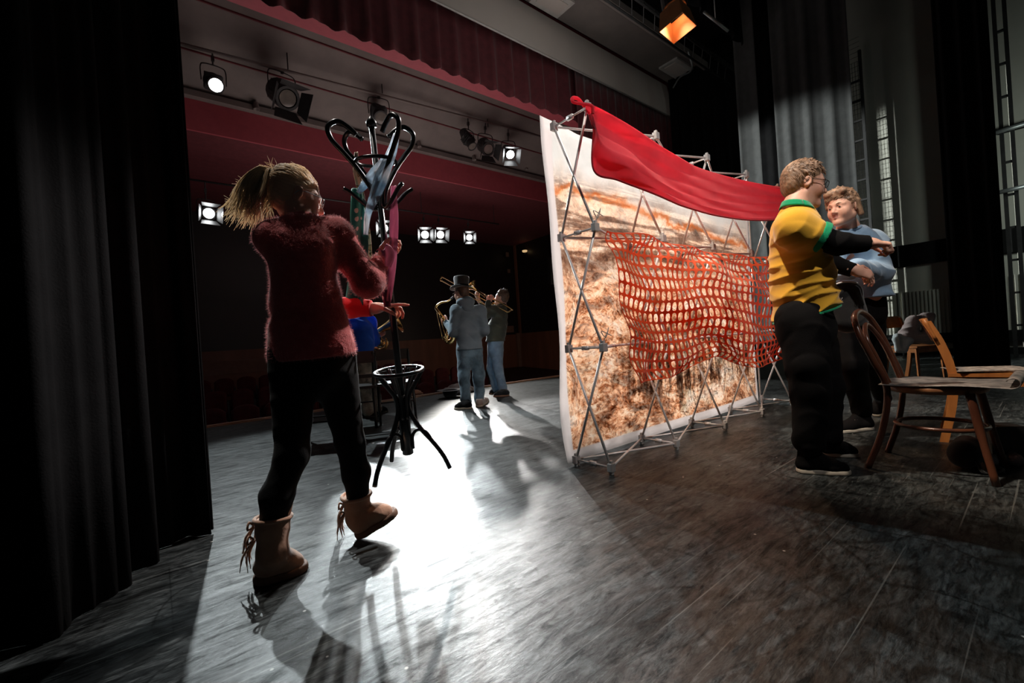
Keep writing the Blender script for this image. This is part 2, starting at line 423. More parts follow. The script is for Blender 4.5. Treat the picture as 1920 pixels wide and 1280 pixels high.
# ---------------------------------------------------------------- setting: floor, stage edge, proscenium, auditorium
def floor_mat():
    m, t, b = nt('scuffed black stage floor')
    tc = t.nodes.new('ShaderNodeTexCoord')
    def mapped(sc, rot=0.0):
        mp = t.nodes.new('ShaderNodeMapping'); mp.inputs['Scale'].default_value = sc
        mp.inputs['Rotation'].default_value = (0, 0, rot); L(t, tc.outputs['Object'], mp.inputs[0]); return mp.outputs[0]
    def noise(vec, s, d=6, r=0.6, dist=0.0):
        n = t.nodes.new('ShaderNodeTexNoise'); n.inputs['Scale'].default_value = s; n.inputs['Detail'].default_value = d
        n.inputs['Roughness'].default_value = r; n.inputs['Distortion'].default_value = dist
        L(t, vec, n.inputs['Vector']); return n.outputs['Fac']
    def ramp(v, a, b_, c1=(0, 0, 0), c2=(1, 1, 1)):
        r = t.nodes.new('ShaderNodeValToRGB'); r.color_ramp.elements[0].position = a; r.color_ramp.elements[1].position = b_
        r.color_ramp.elements[0].color = tuple(c1)+(1,); r.color_ramp.elements[1].color = tuple(c2)+(1,)
        L(t, v, r.inputs[0]); return r.outputs[0]
    def mix(f, a, c, mode='MIX'):
        x = t.nodes.new('ShaderNodeMix'); x.data_type = 'RGBA'; x.blend_type = mode
        if isinstance(f, float): x.inputs[0].default_value = f
        else: L(t, f, x.inputs[0])
        for sock, val in ((6, a), (7, c)):
            if isinstance(val, tuple): x.inputs[sock].default_value = val+(1,)
            else: L(t, val, x.inputs[sock])
        return x.outputs[2]
    base = ramp(noise(mapped((1, 1, 1)), 1.7, 9, 0.72, 1.2), 0.38, 0.62, (0.006, 0.0072, 0.0076), (0.060, 0.069, 0.070))
    streak = ramp(noise(mapped((1.2, 9, 1), -0.45), 3.0, 9, 0.78, 0.9), 0.50, 0.66)
    c = mix(mix(0.55, (0, 0, 0), streak), base, (0.135, 0.148, 0.148))
    # dark rubber heel marks
    mk = ramp(noise(mapped((2.2, 1.1, 1), 0.5), 1.6, 5, 0.6, 2.2), 0.56, 0.66)
    c = mix(mk, c, (0.010, 0.011, 0.0115))
    for (sc_, sd_, w_) in ((0.9, 2.6, 0.010), (0.7, 3.4, 0.008)):
        nv = noise(mapped((1, 1, 1), 1.1*sd_), sc_, 1, 0.3, sd_)
        r = t.nodes.new('ShaderNodeValToRGB')
        for _ in range(2): r.color_ramp.elements.new(0.5)
        for e, (p_, c_) in zip(r.color_ramp.elements, ((0.5-w_*1.6, 0), (0.5-w_*0.4, 1), (0.5+w_*0.4, 1), (0.5+w_*1.6, 0))): e.position = p_; e.color = (c_, c_, c_, 1)
        L(t, nv, r.inputs[0])
        c = mix(mix(0.75, (0, 0, 0), r.outputs[0]), c, (0.007, 0.008, 0.008))
    fine_ = ramp(noise(mapped((1.0, 4, 1), -0.5), 11, 9, 0.8, 0.6), 0.42, 0.60, (0.22, 0.22, 0.22), (1.45, 1.45, 1.45))
    c = mix(1.0, c, fine_, 'MULTIPLY')
    # scratches: stretched narrow noise bands in three directions
    sc_total = None
    for (s, rot, sc_, a, b_) in (((0.25, 26, 1), 0.2, 3.0, 0.70, 0.735), ((0.2, 22, 1), -0.75, 2.6, 0.71, 0.74), ((0.3, 30, 1), 1.3, 2.2, 0.715, 0.745)):
        r = ramp(noise(mapped(s, rot), sc_, 2, 0.4), a, b_)
        sc_total = r if sc_total is None else mix(1.0, sc_total, r, 'LIGHTEN')
    c = mix(mix(0.5, (0, 0, 0), sc_total), c, (0.20, 0.21, 0.20))
    # plank seams
    br = t.nodes.new('ShaderNodeTexBrick'); br.inputs['Scale'].default_value = 1.0
    br.inputs['Brick Width'].default_value = 2.4; br.inputs['Row Height'].default_value = 0.6
    br.inputs['Mortar Size'].default_value = 0.0025; br.offset = 0.37
    br.inputs['Color1'].default_value = (1, 1, 1, 1); br.inputs['Color2'].default_value = (1, 1, 1, 1); br.inputs['Mortar'].default_value = (0, 0, 0, 1)
    L(t, mapped((1, 1, 1), 0.0), br.inputs['Vector'])
    c = mix(1.0, c, mix(0.45, (1, 1, 1), br.outputs['Color']), 'MULTIPLY')
    # specks of paint and dust
    vo = t.nodes.new('ShaderNodeTexVoronoi'); vo.inputs['Scale'].default_value = 9.0; L(t, mapped((1, 1, 1), 0.3), vo.inputs['Vector'])
    sp = ramp(vo.outputs['Distance'], 0.035, 0.06, (1, 1, 1), (0, 0, 0))
    pick = ramp(noise(mapped((1, 1, 1)), 3.1, 2), 0.5, 0.52)
    c = mix(mix(1.0, sp, pick, 'MULTIPLY'), c, (0.5, 0.5, 0.47))
    L(t, c, b.inputs['Base Color'])
    rr = t.nodes.new('ShaderNodeMapRange'); rr.inputs['To Min'].default_value = 0.22; rr.inputs['To Max'].default_value = 0.52
    L(t, noise(mapped((1.5, 5, 1), -0.4), 2.5, 7, 0.7, 0.8), rr.inputs['Value']); L(t, rr.outputs[0], b.inputs['Roughness'])
    setp(b, spec=0.3)
    sm = t.nodes.new('ShaderNodeMapRange'); sm.inputs['From Min'].default_value = 0.40; sm.inputs['From Max'].default_value = 0.62
    sm.inputs['To Min'].default_value = 0.06; sm.inputs['To Max'].default_value = 0.50
    L(t, noise(mapped((1.0, 5, 1), -0.5), 5, 10, 0.82, 0.7), sm.inputs['Value']); L(t, sm.outputs[0], b.inputs['Specular IOR Level'])
    bump(t, b, noise(mapped((1, 2.5, 1), -0.4), 9, 9, 0.75), 0.22, 0.01)
    return m
MT['floor'] = floor_mat()
def quad(name, pts, m): return struct(link_mesh(name, pts, [tuple(range(len(pts)))], m))
def sbox(name, lo, hi, m):
    c = [(a+b)/2 for a, b in zip(lo, hi)]; s = [b-a for a, b in zip(lo, hi)]
    return struct(MB().box(c, s).build(name, m))
EY = 6.93                                      # the stage front edge
sbox('floor', (-4.0, -6.0, -0.25), (13.2, EY, 0.0), MT['floor'])
sbox('trim_1', (-4.0, EY, -0.05), (8.1, EY+0.05, 0.03), MT['edge_wood'])
sbox('trim_2', (-4.0, EY+0.01, -1.1), (13.2, EY+0.06, -0.05), MT['maroon_paint'])
# raked auditorium floor
quad('floor_auditorium', [(-6, EY+0.05, -1.1), (16.5, EY+0.05, -1.1), (16.5, 17, -0.45), (-6, 17, -0.45)], MT['dark_wall'])
BY = 17.0
cx = PY(967, 520, BY).x
sbox('wall_back', (-6, BY, -1.2), (cx+0.1, BY+0.2, 7.6), MT['dark_wall'])
sbox('wall_back_panelling', (-6, BY-0.04, -0.6), (cx, BY, PY(962, 627, BY).z), MT['wood_panel'])
sbox('trim_3', (-6, BY-0.10, 0.40), (4.6, BY-0.04, PY(420, 676, BY).z), MT['tan'])
# the right side wall of the auditorium comes forward from the far corner
sbox('wall_auditorium_right', (cx, 7.0, -1.2), (cx+0.2, BY, 7.6), MT['dark_wall'])
sbox('wall_auditorium_right_panelling', (cx-0.05, 7.0, -1.2), (cx, BY-0.05, 1.20), MT['wood_panel'])
sbox('trim_4', (cx-0.09, BY-0.2, -1.1), (cx-0.02, BY-0.05, 6.2), MT['wood_panel'])
sbox('trim_5', (cx-0.30, BY-0.16, -1.1), (cx-0.10, BY-0.05, 1.22), MT['tan'])
# ceiling over the seats: low dark slab, red fascia, grey lighting recess, red proscenium beam
FYc = 11.0
zb, zt = 5.62, 6.25
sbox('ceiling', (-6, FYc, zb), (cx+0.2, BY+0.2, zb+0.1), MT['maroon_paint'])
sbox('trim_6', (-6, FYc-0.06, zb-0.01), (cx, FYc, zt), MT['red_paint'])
sbox('trim_7', (-6, FYc-0.22, zt), (cx, FYc+0.1, zt+0.12), MT['ceil_grey'])
o = struct(MB().add([(-6, FYc, zt+0.1), (cx, FYc, zt+0.1), (cx, 7.5, 8.0), (-6, 7.5, 8.0)], [(0, 1, 2, 3)]).build('ceiling_recess', MT['ceil_grey']))
for k, (yy, zz) in enumerate(((10.1, 6.78), (9.2, 7.2), (8.3, 7.62))):   # joints of the recess boards
    struct(MB().box((4, yy, zz), (20, 0.03, 0.05)).build('trim_%d' % (8+k), MT['maroon_paint']))
PZ0 = 6.2
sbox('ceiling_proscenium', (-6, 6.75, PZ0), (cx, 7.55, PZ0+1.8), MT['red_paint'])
# right side of the proscenium opening
prx = 8.15
sbox('wall_proscenium_right', (11.6, 6.75, -1.1), (13.4, 7.5, PZ0), MT['dark_wall'])
# stage house
sbox('wall_right', (12.3, -4.0, 0.0), (12.5, 6.75, 8.0), MT['cream_wall'])
sbox('ceiling_stage', (-4.0, -6.0, 8.0), (13.2, 6.75, 8.1), MT['black_matte'])
sbox('ceiling_stage_slab', (-4.0, 5.35, 7.5), (12.2, 6.26, 7.55), MT['ceil_grey'])
sbox('trim_11', (-4.0, 5.17, 7.4), (12.2, 5.35, 7.6), MT['black_matte'])
sbox('trim_12', (-4.0, 5.12, 7.27), (12.2, 5.24, 7.41), MT['ceil_grey'])
# black band, ribbed panels and skirting along the right wall
sbox('trim_13', (12.22, -3.0, 1.86), (12.3, 6.5, 2.30), MT['black_matte'])
sbox('baseboard_right', (12.2, -3.0, 0.0), (12.3, 6.5, 0.12), MT['black_matte'])
sbox('trim_14', (12.2, -3.0, 0.24), (12.3, 6.5, 0.44), MT['black_matte'])
def ribs(name, y0, y1, z0, z1, m):
    mb = MB(); n = int((y1-y0)/0.06)
    mb.box((12.27, (y0+y1)/2, (z0+z1)/2), (0.04, y1-y0, z1-z0))
    for i in range(n): mb.box((12.235, y0+0.03+i*0.06, (z0+z1)/2), (0.035, 0.032, z1-z0))
    return struct(mb.build(name, m))
ribs('wall_right_ribbed_panel', 1.1, 3.2, 0.44, 1.32, MT['cream_wall'])
ribs('wall_right_ribbed_panel', -3.0, 0.45, 0.44, 1.45, MT['cream_wall'])
for y in (0.57,): sbox('trim_15', (12.1, y, 0.0), (12.3, y+0.16, 8.0), MT['black_matte'])
sbox('trim_16', (12.1, 1.05, 0), (12.3, 1.25, 8), MT['black_matte'])
sbox('trim_17', (12.15, -3.0, 4.05), (12.3, 0.5, 4.12), MT['black_matte'])

# valance, screen, curtains -------------------------------------------------
def pleated(name, x0, x1, y, z0, z1, period, depth, m, sag=0.0, seed=0, hem=0.0, along='x'):
    n = int(abs(x1-x0)/period*10)+1; rnd = random.Random(seed)
    ph = [rnd.uniform(-0.5, 0.5) for _ in range(400)]
    def fn(u, v):
        s = x0+(x1-x0)*u; q = s/period
        a = q*2*PI+ph[int(abs(q)) % 400]*0.8
        amp = depth*(0.45+0.55*v)
        sharp = math.sin(a)+0.35*math.sin(2*a+0.7)
        z = z1+(z0-z1)*v + (hem*math.sin(a+0.6) if v > 0.97 else 0)
        off = amp*sharp
        return (s, y+off, z) if along == 'x' else (y+off, s, z)
    return grid_mesh(name, fn, n, 9, m, thick=0.008)
o = pleated('stage_valance', -1.0, 11.6, 6.62, 5.72, 7.0, 0.42, 0.06, MT['maroon'], hem=0.05, seed=3)
tag(o, 'pleated dark red valance hanging across the top of the stage opening', 'valance')
# projection screen with weighted bottom bar
SY = 6.3
scr = thing('projection_screen', 'grey white projection screen rolled partly down in front of the red valance', 'projection screen', (5, SY, 6.6))
def scrf(u, v):
    x = -1.0+12.2*u; z = 6.63+0.95*v
    return (x + (0.12*v if u > 0.98 else 0), SY+0.03*math.sin(3*u+4*v)+0.12*v, z)
grid_mesh('screen_cloth', scrf, 60, 8, MT['screen'], scr)
MB().tube([(-1.0, SY, 6.62), (11.2, SY, 6.62)], 0.018).build('bottom_bar', MT['white_plastic'], scr, True)
# the dark red house curtain drawn to the right of the opening
o = pleated('house_curtain', 7.5, 11.55, 6.45, 0.02, 6.9, 0.28, 0.06, MT['maroon'], seed=5)
tag(o, 'dark red house curtain gathered at the right of the stage opening', 'curtain')

# left masking curtain (black velour), bottom follows the traced floor line
def curtain_path(pts, z0, z1, m, name, wob=0.02, n=10, parent=None, flare=0.0, seed=1, waves=14, nv=14):
    sp = spline([Vector((p[0], p[1], 0)) for p in pts], n)
    N = len(sp)
    def fn(u, v):
        i = min(N-1, int(round(u*(N-1)))); p = sp[i]
        t = (sp[min(i+1, N-1)]-sp[max(i-1, 0)]).normalized(); nn = Vector((-t.y, t.x, 0))
        w = wob*math.sin(u*waves*2*PI+seed)*(0.5+0.5*v)+wob*0.4*math.sin(u*waves*4.7*PI+2*v+seed)
        q = p+nn*w
        return (q.x, q.y, z1+(z0-z1)*v)
    return grid_mesh(name, fn, N, nv, m, parent, thick=0.006)
lc = curtain_path([(0.175, 2.69), (0.06, 2.72), (-0.02, 2.665), (-0.06, 2.5), (-0.16, 2.44), (-0.13, 2.3), (-0.24, 2.22), (-0.28, 2.08), (-0.42, 2.10), (-0.5, 1.98), (-0.68, 2.02), (-0.9, 1.92), (-1.3, 1.95), (-1.8, 1.9)],
                  0.002, 7.9, MT['velvet'], 'masking_curtain', 0.018, waves=9)
tag(lc, 'tall black velour masking curtain filling the left edge beside the walking woman', 'curtain')
# sewn hem of its onstage edge
hm = MB().tube([(0.178, 2.69, 0.02), (0.178, 2.69, 7.9)], 0.006, 6).build('edge_seam', MT['velvet'], None)
put(hm, lc)

# right side: grey black legs, lit from the auditorium side
def leg(x, y0, y1, z0, z1, name, label, seed, m, per=0.3, dep=0.06, group=None):
    o = pleated(name, y0, y1, x, z0, z1, per, dep, m, seed=seed, along='y')
    return tag(o, label, 'curtain', group)
leg(9.5, 2.02, 3.22, 0.02, 7.9, 'side_curtain', 'grey black cloth leg hanging right behind the man in the yellow shirt', 2, MT['leg_grey'], 0.34, 0.05)
leg(9.6, 3.52, 3.92, 0.02, 7.9, 'side_curtain', 'narrow grey black cloth leg above the right end of the red cloth', 4, MT['leg_grey'], 0.4, 0.05)
leg(8.3, 0.36, 0.86, 0.02, 7.9, 'side_curtain', 'black curtain leg hanging to the floor behind the orange wooden chair', 6, MT['velvet'], 0.16, 0.05)
leg(10.2, 3.2, 3.85, 0.02, 7.9, 'side_curtain', 'black curtain strip between the two grey legs', 8, MT['velvet'], 0.3, 0.04)
leg(11.0, 4.0, 6.2, 0.02, 7.9, 'side_curtain', 'black curtain behind the backdrop frame, right of the red house curtain', 9, MT['velvet'], 0.3, 0.05)
# high black borders that hide the grid
for k, (x0, x1, y, z) in enumerate(((5.9, 9.2, 3.6, 6.3), (4.5, 8.0, 1.0, 6.0))):
    o = pleated('black_border', x0, x1, y, z, 7.95, 0.4, 0.04, MT['velvet'], seed=11+k)
    tag(o, ('black cloth border high above the backdrop, nearest the auditorium', 'black cloth border high over the two men at the right')[k], 'border curtain')
# steel ladder frames standing against the right wall
def ladder(y0, y1, x, z0, z1, step, label, mesh=False):
    t = thing('steel_wall_ladder', label, 'ladder frame', (x, (y0+y1)/2, z0))
    for y in (y0, y1): MB().box((x, y, (z0+z1)/2), (0.07, 0.05, z1-z0)).build('upright', MT['lamp_black'], t)
    n = int((z1-z0)/step)
    for i in range(1, n):
        MB().box((x, (y0+y1)/2, z0+i*step), (0.05, y1-y0, 0.035)).build('rung', MT['lamp_black'], t)
    if mesh:
        mb = MB()
        for i in range(int((y1-y0)/0.05)): mb.tube([(x+0.02, y0+0.05*i, z0+0.4), (x+0.02, y0+0.05*i, z1-0.2)], 0.004, 4)
        for i in range(int((z1-z0)/0.1)): mb.tube([(x+0.02, y0, z0+0.4+0.1*i), (x+0.02, y1, z0+0.4+0.1*i)], 0.004, 4)
        mb.build('wire_mesh', MT['lamp_black'], t)
    return t
ladder(2.35, 2.62, 11.9, 0, 6.5, 0.42, 'black steel ladder frame with wire mesh behind the fair-haired man', True)
ladder(0.86, 1.0, 11.6, 0, 6.8, 0.5, 'black steel frame with light gaps left of the dark curtain leg', False)
ladder(0.30, 0.42, 11.3, 0, 6.5, 0.55, 'black steel frame that carries the two pipes', False)
for (pa, pb, lab) in (((1822, 262), (1935, 228), 'upper galvanised pipe along the cream wall at the right edge'),
                      ((1838, 369), (1935, 346), 'lower galvanised pipe along the cream wall at the right edge')):
    a, b = PX(*pa, 11.15), PX(*pb, 11.15)
    tag(MB().tube([a, b], 0.035, 12).build('wall_pipe', MT['pipe'], None, True), lab, 'pipe')

# ceiling light panels (off) in the grey slab over the stage
for (px, py, lab) in ((1035, 3, 'flat rectangular ceiling light above the screen, nearer the left'), (1268, 128, 'flat rectangular ceiling light at the right end of the screen')):
    c = PZ(px, py, 7.47)
    t = thing('ceiling_light_panel', lab, 'ceiling light', c)
    MB().box(c, (0.78, 0.5, 0.05)).build('frame', MT['white_plastic'], t)
    MB().box(c-Vector((0, 0, 0.03)), (0.6, 0.3, 0.02)).build('diffuser', MT['screen'], t)
pts = spline([PZ(1290, 95, 7.3), PZ(1297, 130, 7.0), PZ(1275, 145, 7.2), PZ(1262, 165, 7.1)], 8)
tag(MB().tube(pts, 0.02, 8).build('cable', MT['pipe'], None, True), 'grey cable looping down beside the right end of the screen', 'cable')

# ---------------------------------------------------------------- auditorium seats, dark red, barely lit
MT['seat_red'] = mat('dark red seat plush', (0.10, 0.010, 0.012), (0.06, 0.006, 0.008), rough=0.85)
def make_seat(loc, label, group):
    t = thing('theatre_chair', label, 'theatre seat', loc, group)
    x, y, z = loc
    def bk(u, v):
        a = (u-0.5)*0.46; r = 1-abs(2*u-1)**3*0.18
        return (x+a, y-0.02+0.04*math.cos((u-0.5)*3), z+0.35+0.53*v*r)
    grid_mesh('backrest', bk, 9, 6, MT['seat_red'], t, thick=0.07)
    MB().box((x, y+0.22, z+0.40), (0.44, 0.42, 0.10)).build('seat', MT['seat_red'], t)
    MB().box((x+0.25, y+0.15, z+0.35), (0.04, 0.4, 0.5)).build('armrest', MT['black_wood'], t)
    return t
first = None
rows = [(15.2, -0.55, 0.4, 'dark red seats of the rearmost row'), (12.6, -0.75, 0.5, 'dark red seats of the middle row'), (10.0, -0.92, 0.2, 'dark red seats of the front row')]
rows_lab = ['dark red theatre seat in the rearmost row of the dim auditorium', 'dark red theatre seat in the middle row of the dim auditorium', 'dark red theatre seat in the front row of the dim auditorium']
for (ry, rz, rx, grp), lab in zip(rows, rows_lab):
    for i in range(14):
        p = Vector((rx+0.56*i, ry, rz))
        if first is None:
            first = make_seat(p, lab, grp); base = p.copy(); continue
        r = first.copy(); COL.objects.link(r); r.location = p; r['label'] = lab; r['group'] = grp
        for ch in first.children:
            c = ch.copy(); COL.objects.link(c); mi_ = ch.matrix_parent_inverse.copy(); c.parent = r; c.matrix_parent_inverse = mi_

# ---------------------------------------------------------------- theatre lamps
def lamp(P, aim, label, on, kind='profile', size=1.0, doors=True, top=None, group=None, lens=None):
    P = Vector(P); d = (Vector(aim)-P).normalized()
    t = thing('theatre_spotlight', label, 'spotlight', P, group)
    h = Vector((0, 0, 1)); s = d.cross(h).normalized(); u = s.cross(d).normalized()
    R = Matrix((s, u, -d)).transposed()      # local z points backward
    r = 0.105*size
    mb = MB()
    if kind == 'profile':
        vs, fs = lathe([(-0.50*size, 0.0), (-0.50*size, r*0.8), (-0.3*size, r*1.15), (-0.28*size, r*0.85), (-0.02, r*0.95), (0.0, r*1.05), (0.0, r*0.86), (-0.03, r*0.84)], P, d, 20)
    else:
        vs, fs = lathe([(-0.34*size, 0.0), (-0.34*size, r*1.2), (-0.30*size, r*1.4), (-0.05, r*1.4), (0.0, r*1.3), (0.0, r*1.02), (-0.03, r)], P, d, 20)
    mb.add(vs, fs)
    for k in range(4): mb.box(P-d*(0.15+0.05*k)*size, (r*2.1, r*2.1, 0.012), R)
    mb.build('housing', MT['lamp_black'], t)
    vs, fs = lathe([(-0.004, 0.0), (-0.006, r*0.5), (-0.012, r*0.9)], P, d, 20)
    MB().add(vs, fs).build('lens', lens or (MT['lens_on'] if on else MT['lens_off']), t, True)
    if doors:
        w = r*1.25
        for k, (a, b) in enumerate(((s, u), (s*-1, u), (u, s), (u*-1, s))):
            base = P+a*w; q = 0.75
            tip = base+(d*math.sin(math.radians(62))+a*math.cos(math.radians(62)))*r*1.5
            th = a*0.003
            mb = MB(); vs = []
            for o_ in (th, th*-1):
                vs += [base-b*w*0.9+o_, base+b*w*0.9+o_, tip+b*w*1.25+o_, tip-b*w*1.25+o_]
            mb.add(vs, [(0, 1, 2, 3), (7, 6, 5, 4), (0, 4, 5, 1), (1, 5, 6, 2), (2, 6, 7, 3), (3, 7, 4, 0)])
            mb.build('barn_door', MT['lamp_black'], t)
    # yoke and hook clamp
    c = P-d*0.16*size; w = r*1.5
    MB().tube(spline([c+s*w, c+s*w+h*r*2.0, c+s*w*0.6+h*r*2.5, c-s*w*0.6+h*r*2.5, c-s*w+h*r*2.0, c-s*w], 5), 0.011, 6).build('yoke', MT['lamp_black'], t, True)
    hk = c+h*r*2.5
    tp = hk+h*0.22*size if top is None else (top(hk) if callable(top) else Vector((hk.x, hk.y, top)))
    MB().tube([hk, tp], 0.014, 8).box(hk.lerp(tp, 0.5), (0.05, 0.05, 0.09)).build('clamp', MT['lamp_black'], t)
    return t
labs = ['lit white spotlight with barn doors left of the blonde ponytail', 'lit white spotlight glaring behind the hanging pink tie',
        'lit white spotlight, left one of the close pair above the saxophonist', 'lit white spotlight, right one of the close pair above the saxophonist',
        'lit white spotlight hanging alone right of the close pair']
ZLOW = max(p.z for p in LPOS[:5])+0.62
for i in range(5):
    lamp(LPOS[i], (3.0, 0.5, 0.5) if i == 0 else LAMPS[i][2], labs[i], True, 'fresnel', 1.15 if i != 4 else 1.0, top=lambda q: Vector((q.x, LY+0.1, ZLOW)))
lo, hi_ = PY(392, 400, LY), PY(880, 445, LY)
zz = max(p.z for p in LPOS[:5])+0.62
pt = thing('lighting_pipe', 'dark pipe in the auditorium that carries the five lit lamps', 'lighting pipe', (4, LY, zz))
MB().tube([(-1, LY+0.1, zz), (9.6, LY+0.1, zz)], 0.024).build('pipe', MT['lamp_black'], pt, True)
for x in (0.2, 3.4, 6.6, 9.4): MB().tube([(x, LY+0.1, zz), (x, LY+0.1, zb)], 0.01).build('hanger', MT['lamp_black'], pt)
# upper row of profile lamps on the recess pipe
UY = 9.5
a_, b_ = PY(300, 72, UY+0.1), PY(1040, 262, UY+0.1)
up = thing('lighting_pipe', 'long grey pipe under the auditorium ceiling recess carrying the upper lamps', 'lighting pipe', (5, UY+0.1, a_.z))
MB().tube([a_+(a_-b_)*0.2, b_+(b_-a_)*0.1], 0.03, 10).build('pipe', MT['ceil_grey'], up, True)
for (px, py) in ((540, 130), (717, 175), (915, 238)):
    q = PY(px, py, UY+0.1); MB().tube([q, q+Vector((0, 0, 1.0))], 0.012, 6).build('hanger', MT['lamp_black'], up)
onp = lambda q: Vector((q.x, UY+0.1, a_.z+(b_.z-a_.z)*(q.x-a_.x)/(b_.x-a_.x)))
lamp(LPOS[5], LAMPS[5][2], 'lit white spotlight at the top left under the auditorium ceiling', True, 'profile', 1.25, False, top=onp)
lamp(PY(540, 185, UY), (3.5, 3.5, 1), 'unlit spotlight with open barn doors under the ceiling, second from the left', False, 'fresnel', 1.7, top=onp)
lamp(PY(715, 222, UY), (3.2, 4.0, 1), 'unlit spotlight hanging right behind the top hooks of the coat rack', False, 'profile', 1.5, False, top=onp)
lamp(PY(886, 275, UY), (7.5, 6.5, 1), 'slim unlit spotlight turned sideways, left of the trio above the red fascia', False, 'profile', 1.2, False, top=onp)
lamp(PY(916, 280, UY), (6.0, 3.5, 1), 'unlit box spotlight in the middle of the trio above the red fascia', False, 'fresnel', 1.35, top=onp)
lamp(LPOS[6], LAMPS[6][2], 'faintly glowing spotlight, right one of the trio above the red fascia', True, 'profile', 1.25, True, top=onp)
# warm lamp with amber barn doors above the stage
MT['amber'] = mat('barn door lit amber', (0.75, 0.36, 0.16), (0.65, 0.30, 0.12), rough=0.6)
wp = at(1264, 14, 5.0)
wt = thing('warm_stage_lamp', 'black lamp with four tan barn doors glowing orange above the screen end', 'stage lamp', wp)
ww = 0.115
dirn = (at(1286, 44, 4.75)-wp); dirn = (dirn.normalized()*0.5+Vector((0, 0, -1))).normalized()
s_ = Vector((1, 0, 0)); s_ = (s_-dirn*s_.dot(dirn)).normalized(); u_ = dirn.cross(s_)
bs = wp+dirn*0.05
for (a, b) in ((s_, u_), (u_, s_), (s_*-1, u_), (u_*-1, s_)):
    vs = []
    for o_ in (a*0.003, a*-0.003):
        vs += [bs+a*ww-b*ww+o_, bs+a*ww+b*ww+o_, bs+a*ww*1.25+b*ww*1.25+dirn*0.24+o_, bs+a*ww*1.25-b*ww*1.25+dirn*0.24+o_]
    MB().add(vs, [(0, 1, 2, 3), (7, 6, 5, 4), (0, 4, 5, 1), (1, 5, 6, 2), (2, 6, 7, 3), (3, 7, 4, 0)]).build('barn_door', MT['amber'], wt)
MB().add(*lathe([(-0.3, 0.0), (-0.3, 0.10), (-0.25, 0.13), (0.03, 0.13), (0.03, 0.11)], wp, dirn, 20)).build('housing', MT['lamp_black'], wt)
MB().add(*lathe([(0.02, 0.0), (0.03, 0.05)], wp, dirn, 16)).build('lens', MT['lens_warm'], wt)
q = wp-dirn*0.3
MB().tube([q, (q.x, q.y, 6.2)], 0.012).build('hanger', MT['lamp_black'], wt)

# grid pipes and small fittings up in the dark above the stage
for (pa, pb, lab) in (((1320, 22), (1365, 58), 'short grey pipe end in the dark grid right of the warm lamp'),):
    tag(MB().tube([at(*pa, 6), at(*pb, 6.2)], 0.02).tube([at(1342, 40, 6.1), Vector((at(1342, 40, 6.1).x, at(1342, 40, 6.1).y, 8.0))], 0.008, 6).build('grid_pipe', MT['pipe'], None, True), lab, 'pipe')
tr = thing('lighting_truss', 'dark lighting truss running above the stage behind the warm lamp', 'truss', (6, 4.4, 6.5))
for (dy, dz) in ((0, 0), (0.3, 0), (0.15, 0.26)):
    MB().tube([(-1, 4.2+dy, 6.45+dz), (10.7, 4.2+dy, 6.45+dz)], 0.022).build('chord', MT['lamp_black'], tr, True)
mb = MB()
for i in range(32):
    x = -0.8+i*0.35
    mb.tube([(x, 4.2, 6.45), (x+0.17, 4.35, 6.71), (x+0.35, 4.5, 6.45)], 0.009, 5)
mb.build('bracing', MT['lamp_black'], tr)
# wall sockets and bulkhead fittings on the recess
for (px, py, Yp, sz, lab) in ((318, 158, 10.5, (0.16, 0.04, 0.24), 'white wall box at the left end of the ceiling recess'),
                         (480, 157, 10.5, (0.14, 0.04, 0.1), 'white double socket on the ceiling recess left of the barn door lamp'),
                         (634, 196, 10.5, (0.1, 0.04, 0.12), 'small white socket on the ceiling recess behind the coat rack'),
                         (976, 288, 10.5, (0.1, 0.04, 0.12), 'small white box right of the faintly glowing spotlight'),
                         (954, 617, BY-0.12, (0.6, 0.05, 0.32), 'pale sign plate on the auditorium wall beside the trombonist'),
                         (951, 477, BY-0.12, (0.18, 0.04, 0.22), 'upper white switch plate on the far auditorium wall'),
                         (954, 508, BY-0.12, (0.16, 0.04, 0.18), 'lower white switch plate on the far auditorium wall')):
    c = PY(px, py, Yp)
    tag(MB().box(c, sz).build('wall_plate', MT['white_plastic'] if px < 900 or py < 300 else MT['tan']), lab, 'wall plate')
for (px, py, lab) in ((480, 200, 'leftmost small downlight below the ceiling recess'), (785, 271, 'small downlight right of the coat rack hooks'), (888, 296, 'small downlight under the trio of lamps'), (985, 314, 'rightmost small downlight below the ceiling recess')):
    c = PY(px, py, FYc-0.25)
    t = thing('small_downlight', lab, 'downlight', c)
    MB().add(*lathe([(0.0, 0.0), (0.0, 0.05), (0.16, 0.06), (0.16, 0.05), (0.1, 0.0)], c+Vector((0, 0, 0.08)), (0, -0.2, -1), 14)).build('can', MT['ceil_grey'], t)
    MB().tube([c+Vector((0, 0.02, 0.08)), c+Vector((0, 0.12, 0.12))], 0.015).build('bracket', MT['lamp_black'], t)
for (px, py, lab) in ((906, 427, 'dim amber wall light right of the lone lit lamp'), (984, 473, 'dim amber wall light left of the black loudspeaker')):
    c = PY(px, py, BY-0.15) if px < 950 else PX(px, py, cx-0.15)
    t = thing('wall_light', lab, 'wall light', c)
    MB().add(*lathe([(0, 0.02), (0.02, 0.11), (0.08, 0.13), (0.1, 0.12)], c, (0, 0, 1), 14)).build('bowl', MT['lens_dim'], t)
    MB().box(c+Vector((0.08, 0.08, 0)), (0.06, 0.1, 0.14)).build('wall_mount', MT['lamp_black'], t)
c = PX(1043, 507, 13.3)
sp_ = thing('loudspeaker', 'black loudspeaker on the auditorium side wall at the backdrop edge', 'loudspeaker', c)
Rz = Matrix.Rotation(math.radians(-30), 3, 'Z') @ Matrix.Rotation(math.radians(12), 3, 'X')
MB().box(c, (0.62, 0.55, 1.1), Rz).build('cabinet', MT['lamp_black'], sp_)
